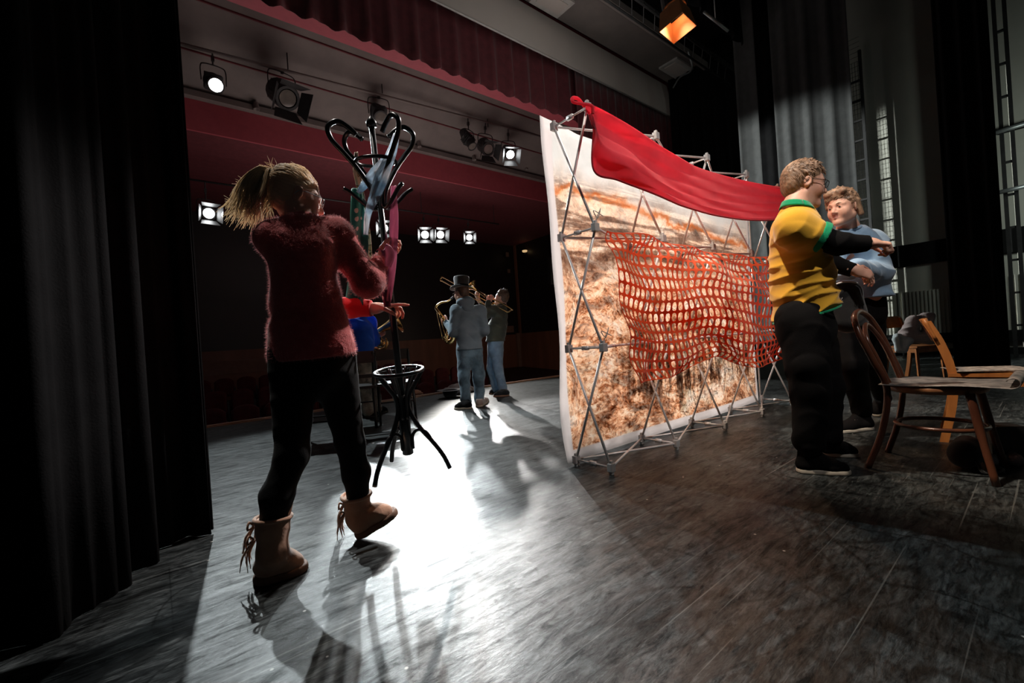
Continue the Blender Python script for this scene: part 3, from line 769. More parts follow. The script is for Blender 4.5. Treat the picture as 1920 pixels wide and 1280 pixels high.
MB().box(c+Rz @ Vector((0, -0.29, 0)), (0.54, 0.03, 1.0), Rz).build('grille', MT['rubber'], sp_)
MB().tube([c, (cx-0.06, c.y+0.3, c.z+0.2)], 0.04).build('bracket', MT['lamp_black'], sp_)
# ---------------------------------------------------------------- pop-up frame with printed backdrop
FX0, FYF, FYB, CS = 2.13, 1.74, 2.03, 0.74
def nd(i, j, back=False): return Vector((FX0+CS*i, FYB if back else FYF, 0.045+CS*j*0.995))
fr = thing('display_frame', 'folding aluminium lattice frame standing on the stage floor in front of the rust brown backdrop', 'display frame', (FX0+1.5, FYF, 0))
def strut(a, b, r=0.0085, m=None):
    return MB().tube([a, b], r, 8).build('strut', m or MT['steel'], fr, True)
for i in range(5):
    for j in range(3):
        strut(nd(i, j), nd(i, j+1, True)); strut(nd(i, j, True), nd(i, j+1))
for j in range(4):
    for i in range(4):
        strut(nd(i, j), nd(i+1, j, True), 0.008); strut(nd(i, j, True), nd(i+1, j), 0.008)
    for i in range(5):
        a, b = nd(i, j), nd(i, j, True); mdp = (a+b)/2
        mb = MB().tube([a, b], 0.0065, 8).box(mdp, (0.018, 0.05, 0.026))
        mb.build('hinge_link', MT['steel'], fr, True)
for i in range(5):
    for j in range(4):
        for bk in (False, True):
            p = nd(i, j, bk)
            mb = MB().box(p, (0.045, 0.034, 0.052)).box(p+Vector((0, 0.0, 0.032)), (0.02, 0.02, 0.02))
            if j == 0: mb.cyl(p-Vector((0, 0, 0.045)), p-Vector((0, 0, 0.02)), 0.016, 10)
            h = mb.build('hub', MT['hub'], fr)
            bv = h.modifiers.new('bevel', 'BEVEL'); bv.width = 0.004; bv.segments = 2
MB().tube([nd(4, 0, True)+Vector((0.0, 0.012, 0)), nd(4, 3, True)+Vector((0.0, 0.012, 0))], 0.009, 8).build('upright_bar', MT['steel'], fr, True)
for i, j in ((0, 2), (0, 1)):
    p = nd(i, j)
    MB().tube(spline([p+Vector((0, 0, 0.03)), p+Vector((0.02, -0.02, 0.09)), p+Vector((0.05, -0.01, 0.12)), p+Vector((0.03, 0, 0.06)), p+Vector((-0.02, -0.01, 0.1)), p+Vector((0.06, -0.02, 0.07))], 4), 0.003, 5).build('tie_cord', MT['white_plastic'], fr)

def backdrop_mat():
    m, t, b = nt('printed rusty rock cloth')
    tc = t.nodes.new('ShaderNodeTexCoord')
    def mp(sc, rot=(0, 0, 0)):
        x = t.nodes.new('ShaderNodeMapping'); x.inputs['Scale'].default_value = sc; x.inputs['Rotation'].default_value = rot
        L(t, tc.outputs['Generated'], x.inputs[0]); return x.outputs[0]
    def noise(v, s, d=8, r=0.65, di=0.0):
        n = t.nodes.new('ShaderNodeTexNoise'); n.inputs['Scale'].default_value = s; n.inputs['Detail'].default_value = d
        n.inputs['Roughness'].default_value = r; n.inputs['Distortion'].default_value = di; L(t, v, n.inputs['Vector']); return n.outputs['Fac']
    def ramp(v, els):
        r = t.nodes.new('ShaderNodeValToRGB')
        while len(r.color_ramp.elements) < len(els): r.color_ramp.elements.new(0.5)
        for e, (p, c) in zip(r.color_ramp.elements, els): e.position = p; e.color = tuple(c)+(1,)
        L(t, v, r.inputs[0]); return r.outputs[0]
    def mix(f, a, c, mode='MIX'):
        x = t.nodes.new('ShaderNodeMix'); x.data_type = 'RGBA'; x.blend_type = mode
        if isinstance(f, float): x.inputs[0].default_value = f
        else: L(t, f, x.inputs[0])
        for s_, v in ((6, a), (7, c)):
            if isinstance(v, tuple): x.inputs[s_].default_value = v+(1,)
            else: L(t, v, x.inputs[s_])
        return x.outputs[2]
    def math_(op, a, c):
        x = t.nodes.new('ShaderNodeMath'); x.operation = op
        for i, v in enumerate((a, c)):
            if isinstance(v, (int, float)): x.inputs[i].default_value = v
            else: L(t, v, x.inputs[i])
        return x.outputs[0]
    sep = t.nodes.new('ShaderNodeSeparateXYZ'); L(t, tc.outputs['Generated'], sep.inputs[0])
    gx, gz = sep.outputs['X'], sep.outputs['Z']
    stretch = mp((1.9, 1, 3.6))
    rock = ramp(noise(stretch, 3.4, 11, 0.74, 1.1), [(0.36, (0.02, 0.010, 0.008)), (0.43, (0.20, 0.075, 0.035)), (0.48, (0.62, 0.33, 0.17)), (0.53, (0.92, 0.76, 0.62)), (0.59, (1.0, 0.96, 0.92))])
    fine = ramp(noise(mp((3, 1, 4)), 11, 8, 0.8, 1.6), [(0.40, (0.04, 0.016, 0.012)), (0.46, (0.55, 0.25, 0.11)), (0.51, (1.0, 0.90, 0.80))])
    c = mix(0.55, rock, fine, 'MULTIPLY'); c = mix(0.35, c, fine)
    # paler rock towards the top, darker grey brown undergrowth with upright stalks low on the right
    up_ = ramp(gz, [(0.45, (0, 0, 0)), (0.85, (1, 1, 1))])
    c = mix(math_('MULTIPLY', up_, 0.55), c, (1.0, 0.90, 0.80))
    stalk = ramp(noise(mp((26, 1, 1.8)), 1.6, 5, 0.65, 0.4), [(0.42, (0.10, 0.06, 0.045)), (0.56, (1, 1, 1))])
    lowz = ramp(gz, [(0.10, (0, 0, 0)), (0.17, (1, 1, 1)), (0.30, (1, 1, 1)), (0.42, (0, 0, 0))])
    c = mix(math_('MULTIPLY', math_('MULTIPLY', lowz, ramp(gx, [(0.12, (0, 0, 0)), (0.35, (1, 1, 1))])), 0.85), c, mix(1.0, c, stalk, 'MULTIPLY'))
    # horizontal strata
    wv = math_('ADD', gz, math_('MULTIPLY', noise(mp((2.5, 1, 2.5)), 3, 6, 0.6, 0.5), 0.16))
    strata = ramp(noise(mp((0.6, 1, 14), (0, 0.10, 0)), 2.0, 5, 0.6), [(0.46, (0.12, 0.05, 0.03)), (0.52, (1, 1, 1))])
    midmask = ramp(wv, [(0.60, (0, 0, 0)), (0.68, (1, 1, 1)), (0.92, (1, 1, 1)), (0.97, (0, 0, 0))])
    c = mix(math_('MULTIPLY', midmask, 0.7), c, mix(0.85, c, strata, 'MULTIPLY'))
    # pale sky along the top, orange lip under it
    toph = math_('ADD', wv, math_('MULTIPLY', gx, 0.06))
    lip = ramp(toph, [(0.865, (0, 0, 0)), (0.878, (1, 1, 1)), (0.884, (1, 1, 1)), (0.90, (0, 0, 0))])
    c = mix(math_('MULTIPLY', lip, 0.75), c, (0.55, 0.22, 0.07))
    pale = ramp(toph, [(0.88, (0, 0, 0)), (0.97, (1, 1, 1))])
    c = mix(pale, c, mix(0.5, (0.9, 0.85, 0.8), noise(mp((1, 1, 1)), 4, 6)))
    # grey lichen blotches and dark branches low down
    gr = ramp(noise(mp((2, 1, 2)), 3.2, 8, 0.7), [(0.56, (0, 0, 0)), (0.64, (1, 1, 1))])
    low = ramp(gz, [(0.15, (1, 1, 1)), (0.5, (0, 0, 0))])
    c = mix(math_('MULTIPLY', math_('MULTIPLY', gr, low), 0.6), c, (0.22, 0.21, 0.16))
    br = ramp(noise(mp((2.4, 1, 1.6), (0, 0.5, 0)), 2.4, 3, 0.5, 3.0), [(0.485, (0, 0, 0)), (0.50, (1, 1, 1)), (0.515, (0, 0, 0))])
    lowm = ramp(math_('MULTIPLY', low, ramp(gx, [(0.35, (0, 0, 0)), (0.5, (1, 1, 1))])), [(0.2, (0, 0, 0)), (0.6, (1, 1, 1))])
    c = mix(math_('MULTIPLY', br, lowm), c, (0.02, 0.012, 0.01))
    # white sewn border
    def edge(v, a, b_): return ramp(v, [(0, (1, 1, 1)), (a, (1, 1, 1)), (a+0.002, (0, 0, 0)), (1-b_-0.002, (0, 0, 0)), (1-b_, (1, 1, 1))])
    bord = mix(1.0, edge(gx, 0.033, 0.012), edge(gz, 0.032, 0.02), 'LIGHTEN')
    c = mix(bord, c, (0.72, 0.66, 0.64))
    setp(b, rough=0.85, spec=0.15)
    L(t, c, b.inputs['Base Color'])
    tr = t.nodes.new('ShaderNodeBsdfTranslucent'); L(t, c, tr.inputs['Color'])
    mx = t.nodes.new('ShaderNodeMixShader'); mx.inputs[0].default_value = 0.80
    L(t, b.outputs[0], mx.inputs[1]); L(t, tr.outputs[0], mx.inputs[2])
    L(t, mx.outputs[0], t.nodes['Material Output'].inputs['Surface'])
    return m
def translucent(name, c, c2=None, f=0.6, rough=0.8, bs=300, b_=0.15):
    m = mat(name, c, c2, 6, rough, 0, 0.2, b_, bs, 0.002, sheen=0.2)
    t = m.node_tree; b = t.nodes['Principled BSDF']
    tr = t.nodes.new('ShaderNodeBsdfTranslucent')
    L(t, b.inputs['Base Color'].links[0].from_socket, tr.inputs['Color'])
    mx = t.nodes.new('ShaderNodeMixShader'); mx.inputs[0].default_value = f
    L(t, b.outputs[0], mx.inputs[1]); L(t, tr.outputs[0], mx.inputs[2])
    L(t, mx.outputs[0], t.nodes['Material Output'].inputs['Surface'])
    return m
MT['backdrop'] = backdrop_mat()
def bdf(u, v):
    x = FX0-0.045+(CS*4+0.06)*u; z = 0.02+2.26*v
    y = FYB+0.035+0.012*math.sin(7*u+3*v)+0.02*math.exp(-((u)/0.05)**2)*math.sin(9*v)
    if u < 0.02: x -= 0.015*math.sin(14*v)+0.05*(1-v)*0+0.02*v
    if v > 0.98 and u < 0.1: z += 0.05*(1-u/0.1)
    return (x, y, z)
bd = grid_mesh('backdrop', bdf, 80, 50, MT['backdrop'], thick=0.002)
tag(bd, 'large printed cloth backdrop of rusty brown rock hung behind the lattice frame', 'backdrop')

# red cloth tied along the top of the frame
MT['red_cloth'] = translucent('bright red cotton', (0.88, 0.11, 0.16), (0.82, 0.09, 0.135), 0.6)
top = spline([PY(1096, 196, 1.70), PY(1120, 206, 1.69), PY(1190, 248, 1.66), PY(1255, 288, 1.65), PY(1320, 318, 1.64), PY(1390, 338, 1.62), PY(1440, 346, 1.56), PY(1500, 352, 1.48)], 8)
bot = spline([PY(1114, 240, 1.70), PY(1116, 322, 1.69), PY(1165, 340, 1.64), PY(1220, 362, 1.61), PY(1290, 390, 1.58), PY(1350, 408, 1.56), PY(1420, 415, 1.52), PY(1500, 410, 1.45)], 8)
NN = len(top)
def rcf(u, v):
    f_ = u*(NN-1); i = min(int(f_), NN-2); q = f_-i
    a = top[i].lerp(top[i+1], q); b = bot[i].lerp(bot[i+1], q)
    sag = v+0.10*math.sin(PI*v)*math.sin(PI*u)
    p = a.lerp(b, sag)
    w = math.sin(PI*min(1, u*1.6+0.15))
    dy = 0.035*math.sin(8*v-5*u+1.2*math.sin(5*u))*w+0.010*math.sin(17*v-9*u+2*math.sin(7*u+1))*w*(0.4+0.6*u) + 0.005*math.sin(29*v-18*u)*u
    p.y += dy-0.02*w
    p.z += 0.006*math.sin(30*v+12*u)
    return p
rc = grid_mesh('red_cloth', rcf, 150, 60, MT['red_cloth'], thick=0.0015)
tag(rc, 'bright red cloth tied to the top corner of the frame and sagging to the right', 'cloth')
hem = [Vector(rcf(i/99, 1.0))+Vector((0, -0.002, 0.006)) for i in range(100)]
MT['red_hem'] = translucent('dark red hem', (0.45, 0.012, 0.03), (0.4, 0.01, 0.025), 0.3)
MB().tube(hem, 0.006, 6).build('hem', MT['red_hem'], rc, True)
kn = PY(1096, 200, 1.70)
MB().tube(spline([kn, kn+Vector((-0.05, 0, 0.03)), kn+Vector((-0.09, 0.01, 0.03)), kn+Vector((-0.10, 0.0, 0.0)), kn+Vector((-0.05, -0.01, 0.0)), kn+Vector((0.03, -0.03, 0.0)), kn+Vector((0.045, -0.02, -0.04))], 6), 0.010, 6).build('knot', MT['red_cloth'], rc, True)

# orange safety net
MT['net'] = translucent('orange plastic net', (0.95, 0.20, 0.06), (0.9, 0.15, 0.05), 0.5, 0.45)
ctrl = [  # rows top to bottom: pixel points left to right with depth plane
    [(1138, 432, 1.70), (1195, 440, 1.68), (1260, 456, 1.66), (1320, 468, 1.66), (1380, 478, 1.64), (1425, 482, 1.62), (1450, 484, 1.60)],
    [(1150, 480, 1.66), (1205, 492, 1.60), (1265, 500, 1.52), (1325, 505, 1.50), (1385, 520, 1.52), (1430, 525, 1.56), (1458, 520, 1.56)],
    [(1160, 540, 1.64), (1212, 556, 1.58), (1270, 556, 1.50), (1330, 548, 1.46), (1392, 556, 1.50), (1436, 565, 1.54), (1465, 562, 1.54)],
    [(1172, 600, 1.62), (1218, 612, 1.60), (1274, 610, 1.56), (1336, 602, 1.52), (1398, 612, 1.54), (1440, 620, 1.54), (1474, 612, 1.53)],
    [(1184, 655, 1.62), (1224, 662, 1.62), (1276, 660, 1.60), (1340, 642, 1.58), (1404, 662, 1.56), (1443, 650, 1.55), (1482, 636, 1.54)],
    [(1192, 718, 1.62), (1232, 712, 1.63), (1280, 700, 1.62), (1340, 668, 1.60), (1402, 688, 1.57), (1446, 682, 1.56), (1486, 662, 1.54)],
]
CP = [[PY(*q) for q in row] for row in ctrl]
def cr(p0, p1, p2, p3, t): return 0.5*((2*p1)+(p2-p0)*t+(2*p0-5*p1+4*p2-p3)*t*t+(3*p1-p0-3*p2+p3)*t**3)
def crs(P, t):
    n = len(P)-1; f_ = min(max(t, 0), 0.99999)*n; i = int(f_); q = f_-i
    p0 = P[i-1] if i > 0 else P[0]*2-P[1]; p3 = P[i+2] if i+2 <= n else P[n]*2-P[n-1]
    return cr(p0, P[i], P[i+1], p3, q)
def netp(u, v):
    row = [crs(r, u) for r in CP]
    p = crs(row, v)
    p.y += 0.03*math.sin(26*u+4*math.sin(6*v))*(0.5+0.5*math.sin(5*v+2)) + 0.015*math.sin(17*v-9*u)
    p.x += 0.012*math.sin(19*v+7*u)
    return p
NU, NV = 34, 14
vs = []; fs = []
for j in range(NV):
    for i in range(NU):
        u0, u1, v0, v1 = i/NU, (i+1)/NU, j/NV, (j+1)/NV
        n0 = len(vs)
        for (a, b) in ((0, 0), (.5, 0), (1, 0), (1, .5), (1, 1), (.5, 1), (0, 1), (0, .5)):
            vs.append(netp(u0+(u1-u0)*a, v0+(v1-v0)*b))
        for k in range(8):
            an = -0.75*PI+k*PI/4
            ca, sa = math.cos(an), math.sin(an)
            rx = 0.39*abs(ca)**0.75*(1 if ca > 0 else -1); ry = 0.43*abs(sa)**0.75*(1 if sa > 0 else -1)
            vs.append(netp(u0+(u1-u0)*(0.5+rx), v0+(v1-v0)*(0.5+ry)))
        for k in range(8):
            k2 = (k+1) % 8
            fs.append((n0+k, n0+k2, n0+8+k2, n0+8+k))
net = link_mesh('safety_net', vs, fs, MT['net'])
md = net.modifiers.new('weld', 'WELD'); md.merge_threshold = 0.0005
md = net.modifiers.new('thickness', 'SOLIDIFY'); md.thickness = 0.003
tag(net, 'orange plastic safety net with oval holes draped over the front of the lattice frame', 'safety net')

# ---------------------------------------------------------------- black bentwood coat rack, carried tilted
RB, RT = at(765, 848, 2.22), at(697, 238, 2.00)
rax = (RT-RB).normalized(); RL = (RT-RB).length
rs = CR-rax*CR.dot(rax); rs.normalize(); rf = rax.cross(rs).normalized()     # rf points roughly away from the viewer
def RP(r, ang, h): return RB+rax*h+(rs*math.cos(ang)+rf*math.sin(ang))*r
rack = thing('coat_rack', 'black bentwood coat rack being carried by the woman in the red sweater', 'coat rack', RB)
BMt = MT['black_metal']
MB().tube([RP(0, 0, 0), RP(0, 0, RL)], [0.018, 0.013], 12).build('pole', BMt, rack, True)
MB().tube([RP(0, 0, -0.005), RP(0, 0, 0.30)], 0.027, 12).build('foot_sleeve', BMt, rack, True)
MB().add(*lathe([(0, 0), (0, 0.022), (0.02, 0.024), (0.035, 0.014), (0.05, 0)], RP(0, 0, RL), rax, 14)).build('finial', BMt, rack, True)
A0 = math.radians(38)
hb = 0.42
def ringp(h, r, n=32): return [RP(r, 2*PI*k/n, h) for k in range(n)]
MB().tube(ringp(hb, 0.116), 0.0095, 8, closed=True).build('umbrella_ring', BMt, rack, True)
for a in (math.radians(2), math.radians(132), math.radians(228)):
    # foot leg: from under the ring, in to the pole, out and down to the floor tip
    MB().tube(spline([RP(0.112, a, hb-0.003), RP(0.07, a, hb-0.07), RP(0.034, a, hb-0.13), RP(0.030, a, hb-0.20), RP(0.070, a, 0.13), RP(0.130, a, 0.045), RP(0.175, a, -0.03), RP(0.202, a, -0.10)], 6), 0.0115, 8).build('leg', BMt, rack, True)
    MB().tube(spline([RP(0.028, a, 0.02), RP(0.032, a, 0.085), RP(0.06, a, 0.115), RP(0.10, a, 0.10), RP(0.130, a, 0.045)], 6), 0.0085, 8).build('brace', BMt, rack, True)
    MB().tube(spline([RP(0.112, a+PI/4, hb), RP(0.07, a+PI/4, hb-0.06), RP(0.034, a+PI/4, hb-0.14), RP(0.028, a+PI/4, hb-0.24)], 6), 0.008, 8).build('ring_strut', BMt, rack, True)
    MB().tube(spline([RP(0.112, a-PI/4, hb), RP(0.07, a-PI/4, hb-0.06), RP(0.034, a-PI/4, hb-0.14), RP(0.028, a-PI/4, hb-0.24)], 6), 0.008, 8).build('ring_strut', BMt, rack, True)
hr = RL-0.15
MB().tube(ringp(hr, 0.088), 0.0085, 8, closed=True).build('hook_ring', BMt, rack, True)
HT = []
for a in [math.radians(q) for q in (28, 150, 207, 322)]:
    pts_ = spline([RP(0.018, a, hr-0.20), RP(0.035, a, hr-0.12), RP(0.088, a, hr-0.03), RP(0.135, a, hr+0.03), RP(0.18, a, hr+0.085), RP(0.188, a, hr+0.135), RP(0.148, a, hr+0.162), RP(0.105, a, hr+0.142), RP(0.072, a, hr+0.112)], 6)
    MB().tube(pts_, 0.0115, 8).build('top_hook', BMt, rack, True)
    HT.append(RP(0.225, a, hr+0.12))
hl = RL-0.30
HL = []
for a in [math.radians(q) for q in (20, 155, 205, 328)]:
    MB().tube(spline([RP(0.016, a, hl-0.05), RP(0.035, a, hl-0.06), RP(0.075, a, hl-0.035), RP(0.125, a, hl+0.01), RP(0.155, a, hl+0.028)], 5), 0.0095, 8).build('low_hook', BMt, rack, True)
    HL.append(RP(0.10, a, hl-0.01))

def strip(name, pts, widths, m, label, cat, wdir=None, twist=0.0, grp=None, n=6, fold=0.12):
    """hanging cloth band; widths along the path"""
    P = spline(pts, n); N = len(P)
    wd = Vector(wdir) if wdir is not None else CR
    def fn(u, v):
        f_ = v*(N-1); i = min(int(f_), N-2); p = P[i].lerp(P[i+1], f_-i)
        d = (P[i+1]-P[i]).normalized()
        g = v*(len(widths)-1); k = min(int(g), len(widths)-2); w = widths[k]+(widths[k+1]-widths[k])*(g-k)
        s = wd.cross(d).cross(d)*-1; s = (wd-d*wd.dot(d)).normalized()
        nn = d.cross(s)
        an = twist*math.sin(v*5+1)
        s2 = s*math.cos(an)+nn*math.sin(an)
        return p+s2*(u-0.5)*w+nn*fold*w*math.sin(u*2*PI*1.3+6*v)
    o = grid_mesh(name, fn, 9, N*2, m, thick=0.002)
    return tag(o, label, cat, grp)
def dots_mat(name, base, dot, scale=26, r=0.32):
    m, t, b = nt(name)
    tc = t.nodes.new('ShaderNodeTexCoord'); vo = t.nodes.new('ShaderNodeTexVoronoi'); vo.inputs['Scale'].default_value = scale; vo.inputs['Randomness'].default_value = 0.35
    L(t, tc.outputs['Object'], vo.inputs['Vector'])
    rp = t.nodes.new('ShaderNodeValToRGB'); rp.color_ramp.elements[0].position = r; rp.color_ramp.elements[1].position = r+0.04
    rp.color_ramp.elements[0].color = tuple(dot)+(1,); rp.color_ramp.elements[1].color = tuple(base)+(1,)
    L(t, vo.outputs['Distance'], rp.inputs[0]); L(t, rp.outputs[0], b.inputs['Base Color']); setp(b, rough=0.6)
    return m
def leopard_mat():
    m, t, b = nt('leopard print')
    tc = t.nodes.new('ShaderNodeTexCoord'); vo = t.nodes.new('ShaderNodeTexVoronoi'); vo.inputs['Scale'].default_value = 30
    L(t, tc.outputs['Object'], vo.inputs['Vector'])
    rp = t.nodes.new('ShaderNodeValToRGB')
    for _ in range(2): rp.color_ramp.elements.new(0.5)
    for e, (p, c) in zip(rp.color_ramp.elements, [(0.0, (0.5, 0.3, 0.16)), (0.30, (0.5, 0.3, 0.16)), (0.34, (0.06, 0.02, 0.02)), (0.5, (0.70, 0.52, 0.38))]): e.position = p; e.color = tuple(c)+(1,)
    rp.color_ramp.elements[2].position = 0.46
    L(t, vo.outputs['Distance'], rp.inputs[0]); L(t, rp.outputs[0], b.inputs['Base Color']); setp(b, rough=0.7)
    return m
MT['teal_dots'] = dots_mat('teal cloth with pale dots', (0.02, 0.20, 0.16), (0.55, 0.55, 0.50), 24, 0.26)
MT['leopard'] = leopard_mat()
MT['pink_tie'] = translucent('pink satin', (0.75, 0.36, 0.46), (0.62, 0.26, 0.36), 0.35, 0.4)
MT['purple_tie'] = dots_mat('plum satin with white dots', (0.14, 0.03, 0.07), (0.85, 0.8, 0.8), 22, 0.2)
MT['blue_scarf'] = translucent('blue and white patterned silk', (0.25, 0.42, 0.55), (0.95, 0.95, 0.97), 0.5, 0.4)
D_ = 2.05
ties = 'ties and scarves hanging on the coat rack'
strip('scarf', [at(668, 352, D_), at(671, 400, D_-0.02), at(674, 450, D_-0.03), at(670, 510, D_-0.02), at(664, 572, D_)], [0.05, 0.075, 0.075, 0.08, 0.085], MT['teal_dots'], 'teal scarf with pale dots hanging at the left of the coat rack', 'scarf', twist=0.3, grp=ties)
strip('scarf', [at(668, 285, D_+0.05), at(669, 320, D_+0.05), at(676, 360, D_+0.04), at(682, 440, D_+0.03), at(687, 500, D_+0.02), at(693, 560, D_+0.03)], [0.02, 0.045, 0.03, 0.06, 0.06, 0.05], MT['leopard'], 'leopard print scarf hanging behind the teal one', 'scarf', twist=0.5, grp=ties)
strip('scarf', [at(744, 250, D_-0.06), at(735, 285, D_-0.07), at(716, 330, D_-0.08), at(705, 360, D_-0.08), at(690, 400, D_-0.06), at(686, 440, D_-0.04)], [0.035, 0.055, 0.06, 0.05, 0.03, 0.02], MT['blue_scarf'], 'blue and white silk scarf slung diagonally from the upper right hook', 'scarf', twist=0.4, grp=ties)
strip('scarf', [at(727, 295, D_-0.05), at(705, 322, D_-0.06), at(682, 348, D_-0.03), at(672, 362, D_-0.02)], [0.05, 0.05, 0.035, 0.02], MT['blue_scarf'], 'short end of patterned silk reaching down to the left low hook', 'scarf', twist=0.2, grp=ties)
strip('tie', [at(738, 348, D_), at(739, 400, D_), at(738, 450, D_), at(735, 510, D_), at(729, 565, D_)], [0.028, 0.042, 0.038, 0.030, 0.022], MT['pink_tie'], 'pale pink tie hanging from the lower right hook', 'tie', twist=0.3, grp=ties)
strip('tie', [at(720, 345, D_+0.02), at(718, 400, D_+0.02), at(722, 460, D_+0.01), at(724, 510, D_), at(722, 540, D_), at(727, 575, D_)], [0.010, 0.014, 0.03, 0.042, 0.045, 0.03], MT['purple_tie'], 'plum tie with white dots hanging in front of the pole', 'tie', twist=0.3, grp=ties)
strip('tie', [at(712, 470, D_-0.05), at(722, 468, D_-0.06), at(730, 480, D_-0.05), at(728, 500, D_-0.04)], [0.05, 0.06, 0.05, 0.03], MT['pink_tie'], 'bunched dusky pink tie end above the hand', 'tie', twist=0.6, grp=ties)

# ---------------------------------------------------------------- chairs
def frame_chair_black(base, yaw, label, H=0.84, grp='black wooden chairs behind the coat rack'):
    t = thing('wooden_chair', label, 'chair', base, grp)
    Rz = Matrix.Rotation(yaw, 3, 'Z'); B = Vector(base)
    P = lambda x, y, z: B+Rz @ Vector((x, y, z))
    m = MT['black_wood']
    for sx in (-1, 1):
        MB().tube(spline([P(sx*0.19, -0.20, 0), P(sx*0.19, -0.17, 0.44), P(sx*0.20, -0.20, 0.65), P(sx*0.20, -0.25, H)], 4), 0.017, 8).build('rear_leg', m, t, True)
        MB().tube([P(sx*0.20, 0.21, 0), P(sx*0.19, 0.19, 0.44)], [0.014, 0.018], 8).build('front_leg', m, t, True)
        MB().tube([P(sx*0.19, -0.18, 0.22), P(sx*0.195, 0.2, 0.22)], 0.009, 6).build('side_rail', m, t)
    MB().box(P(0, 0.01, 0.455), (0.43, 0.43, 0.03), Rz).build('seat', m, t)
    MB().box(P(0, -0.245, H-0.05), (0.42, 0.022, 0.13), Rz).build('backrest', m, t)
    MB().tube([P(-0.19, 0.2, 0.25), P(0.19, 0.2, 0.25)], 0.009, 6).build('front_rail', m, t)
    MB().box(P(0, -0.21, H-0.26), (0.40, 0.018, 0.04), Rz).build('back_slat', m, t)
    return t
g1 = G(672, 800); g3 = G(600, 828)
frame_chair_black(g1, math.radians(-20), 'black wooden chair directly behind the red sleeve, back rail under the blue jacket')
frame_chair_black(G(745, 788), math.radians(160), 'black wooden chair seen through the legs of the coat rack')
frame_chair_black(g3, math.radians(60), 'black wooden chair whose legs show between the legs of the walking woman', H=0.80)

def thonet(base, yaw, label, m, seatm):
    """round bentwood chair: the back and rear legs are one bent rod"""
    t = thing('bentwood_chair', label, 'chair', base)
    Rz = Matrix.Rotation(yaw, 3, 'Z'); B = Vector(base)
    P = lambda x, y, z: B+Rz @ Vector((x, y, z))        # +y is the front of the seat
    for sx in (-1, 1):
        pass
    loop = [P(-0.215, -0.27, 0.0), P(-0.185, -0.20, 0.22), P(-0.175, -0.17, 0.45), P(-0.20, -0.22, 0.62), P(-0.205, -0.27, 0.76), P(-0.14, -0.305, 0.86), P(0, -0.315, 0.895),
            P(0.14, -0.305, 0.86), P(0.205, -0.27, 0.76), P(0.20, -0.22, 0.62), P(0.175, -0.17, 0.45), P(0.185, -0.20, 0.22), P(0.215, -0.27, 0.0)]
    MB().tube(spline(loop, 7), 0.0165, 10).build('back_frame', m, t, True)
    inner = [P(-0.12, -0.165, 0.46), P(-0.135, -0.215, 0.62), P(-0.12, -0.26, 0.74), P(0, -0.285, 0.815), P(0.12, -0.26, 0.74), P(0.135, -0.215, 0.62), P(0.12, -0.165, 0.46)]
    MB().tube(spline(inner, 7), 0.0125, 10).build('back_hoop', m, t, True)
    for sx in (-1, 1):
        MB().tube(spline([P(sx*0.16, 0.15, 0.44), P(sx*0.175, 0.18, 0.25), P(sx*0.20, 0.225, 0.0)], 5), [0.019]*6+[0.016]*5, 10).build('front_leg', m, t, True)
    MB().tube([P(0.178*math.cos(a), 0.01+0.185*math.sin(a), 0.245) for a in [2*PI*k/32 for k in range(32)]], 0.011, 8, closed=True).build('leg_ring', m, t, True)
    prof = [(0.0, 0.0), (0.0, 0.19), (0.008, 0.205), (0.03, 0.21), (0.042, 0.20), (0.042, 0.175), (0.036, 0.0)]
    v_, f_ = lathe(prof, P(0, 0.0, 0.43), (0, 0, 1), 36)
    MB().add(v_, f_).build('seat', seatm, t, True)
    return t
def aim_yaw(frm, to):
    d = Vector(to)-Vector(frm); return math.atan2(-d.x, d.y)
# chair 1: legs traced on the floor
rl, rr, fl, frr = G(1655, 875), G(1722, 860), G(1803, 907), G(1885, 872)
cc = (rl+rr+fl+frr)/4
fwd1 = ((fl+frr)/2-(rl+rr)/2)
print('thonet', rl, rr, fl, frr, cc, fwd1.length)
yaw1 = math.atan2(-fwd1.x, fwd1.y)
thonet((cc.x, cc.y, 0), yaw1, 'dark brown bentwood chair with hooped back, nearest chair at the right', MT['wood_dark'], MT['wood_seat'])
Rz1 = Matrix.Rotation(yaw1, 3, 'Z')
P1 = lambda x, y, z: Vector((cc.x, cc.y, 0))+Rz1 @ Vector((x, y, z))
# board with a rolled front edge lying on that seat
def brd(u, v):
    x = (u-0.5)*0.42; s = v*0.62
    if s < 0.50: return P1(x, -0.20+s, 0.478+0.004*math.sin(9*v+3*u))
    a = (s-0.50)/0.028
    return P1(x, 0.30+0.024*math.sin(min(a, 5.2)), 0.478+0.024-0.024*math.cos(min(a, 5.2)))
MT['check'] = mat('worn patterned board', (0.30, 0.27, 0.25), (0.08, 0.075, 0.075), scale=18, rough=0.5)
o = grid_mesh('folded_mat', brd, 12, 50, MT['check'], thick=0.004)
tag(o, 'grey patterned mat with a rolled end lying on the dark bentwood chair seat', 'mat')

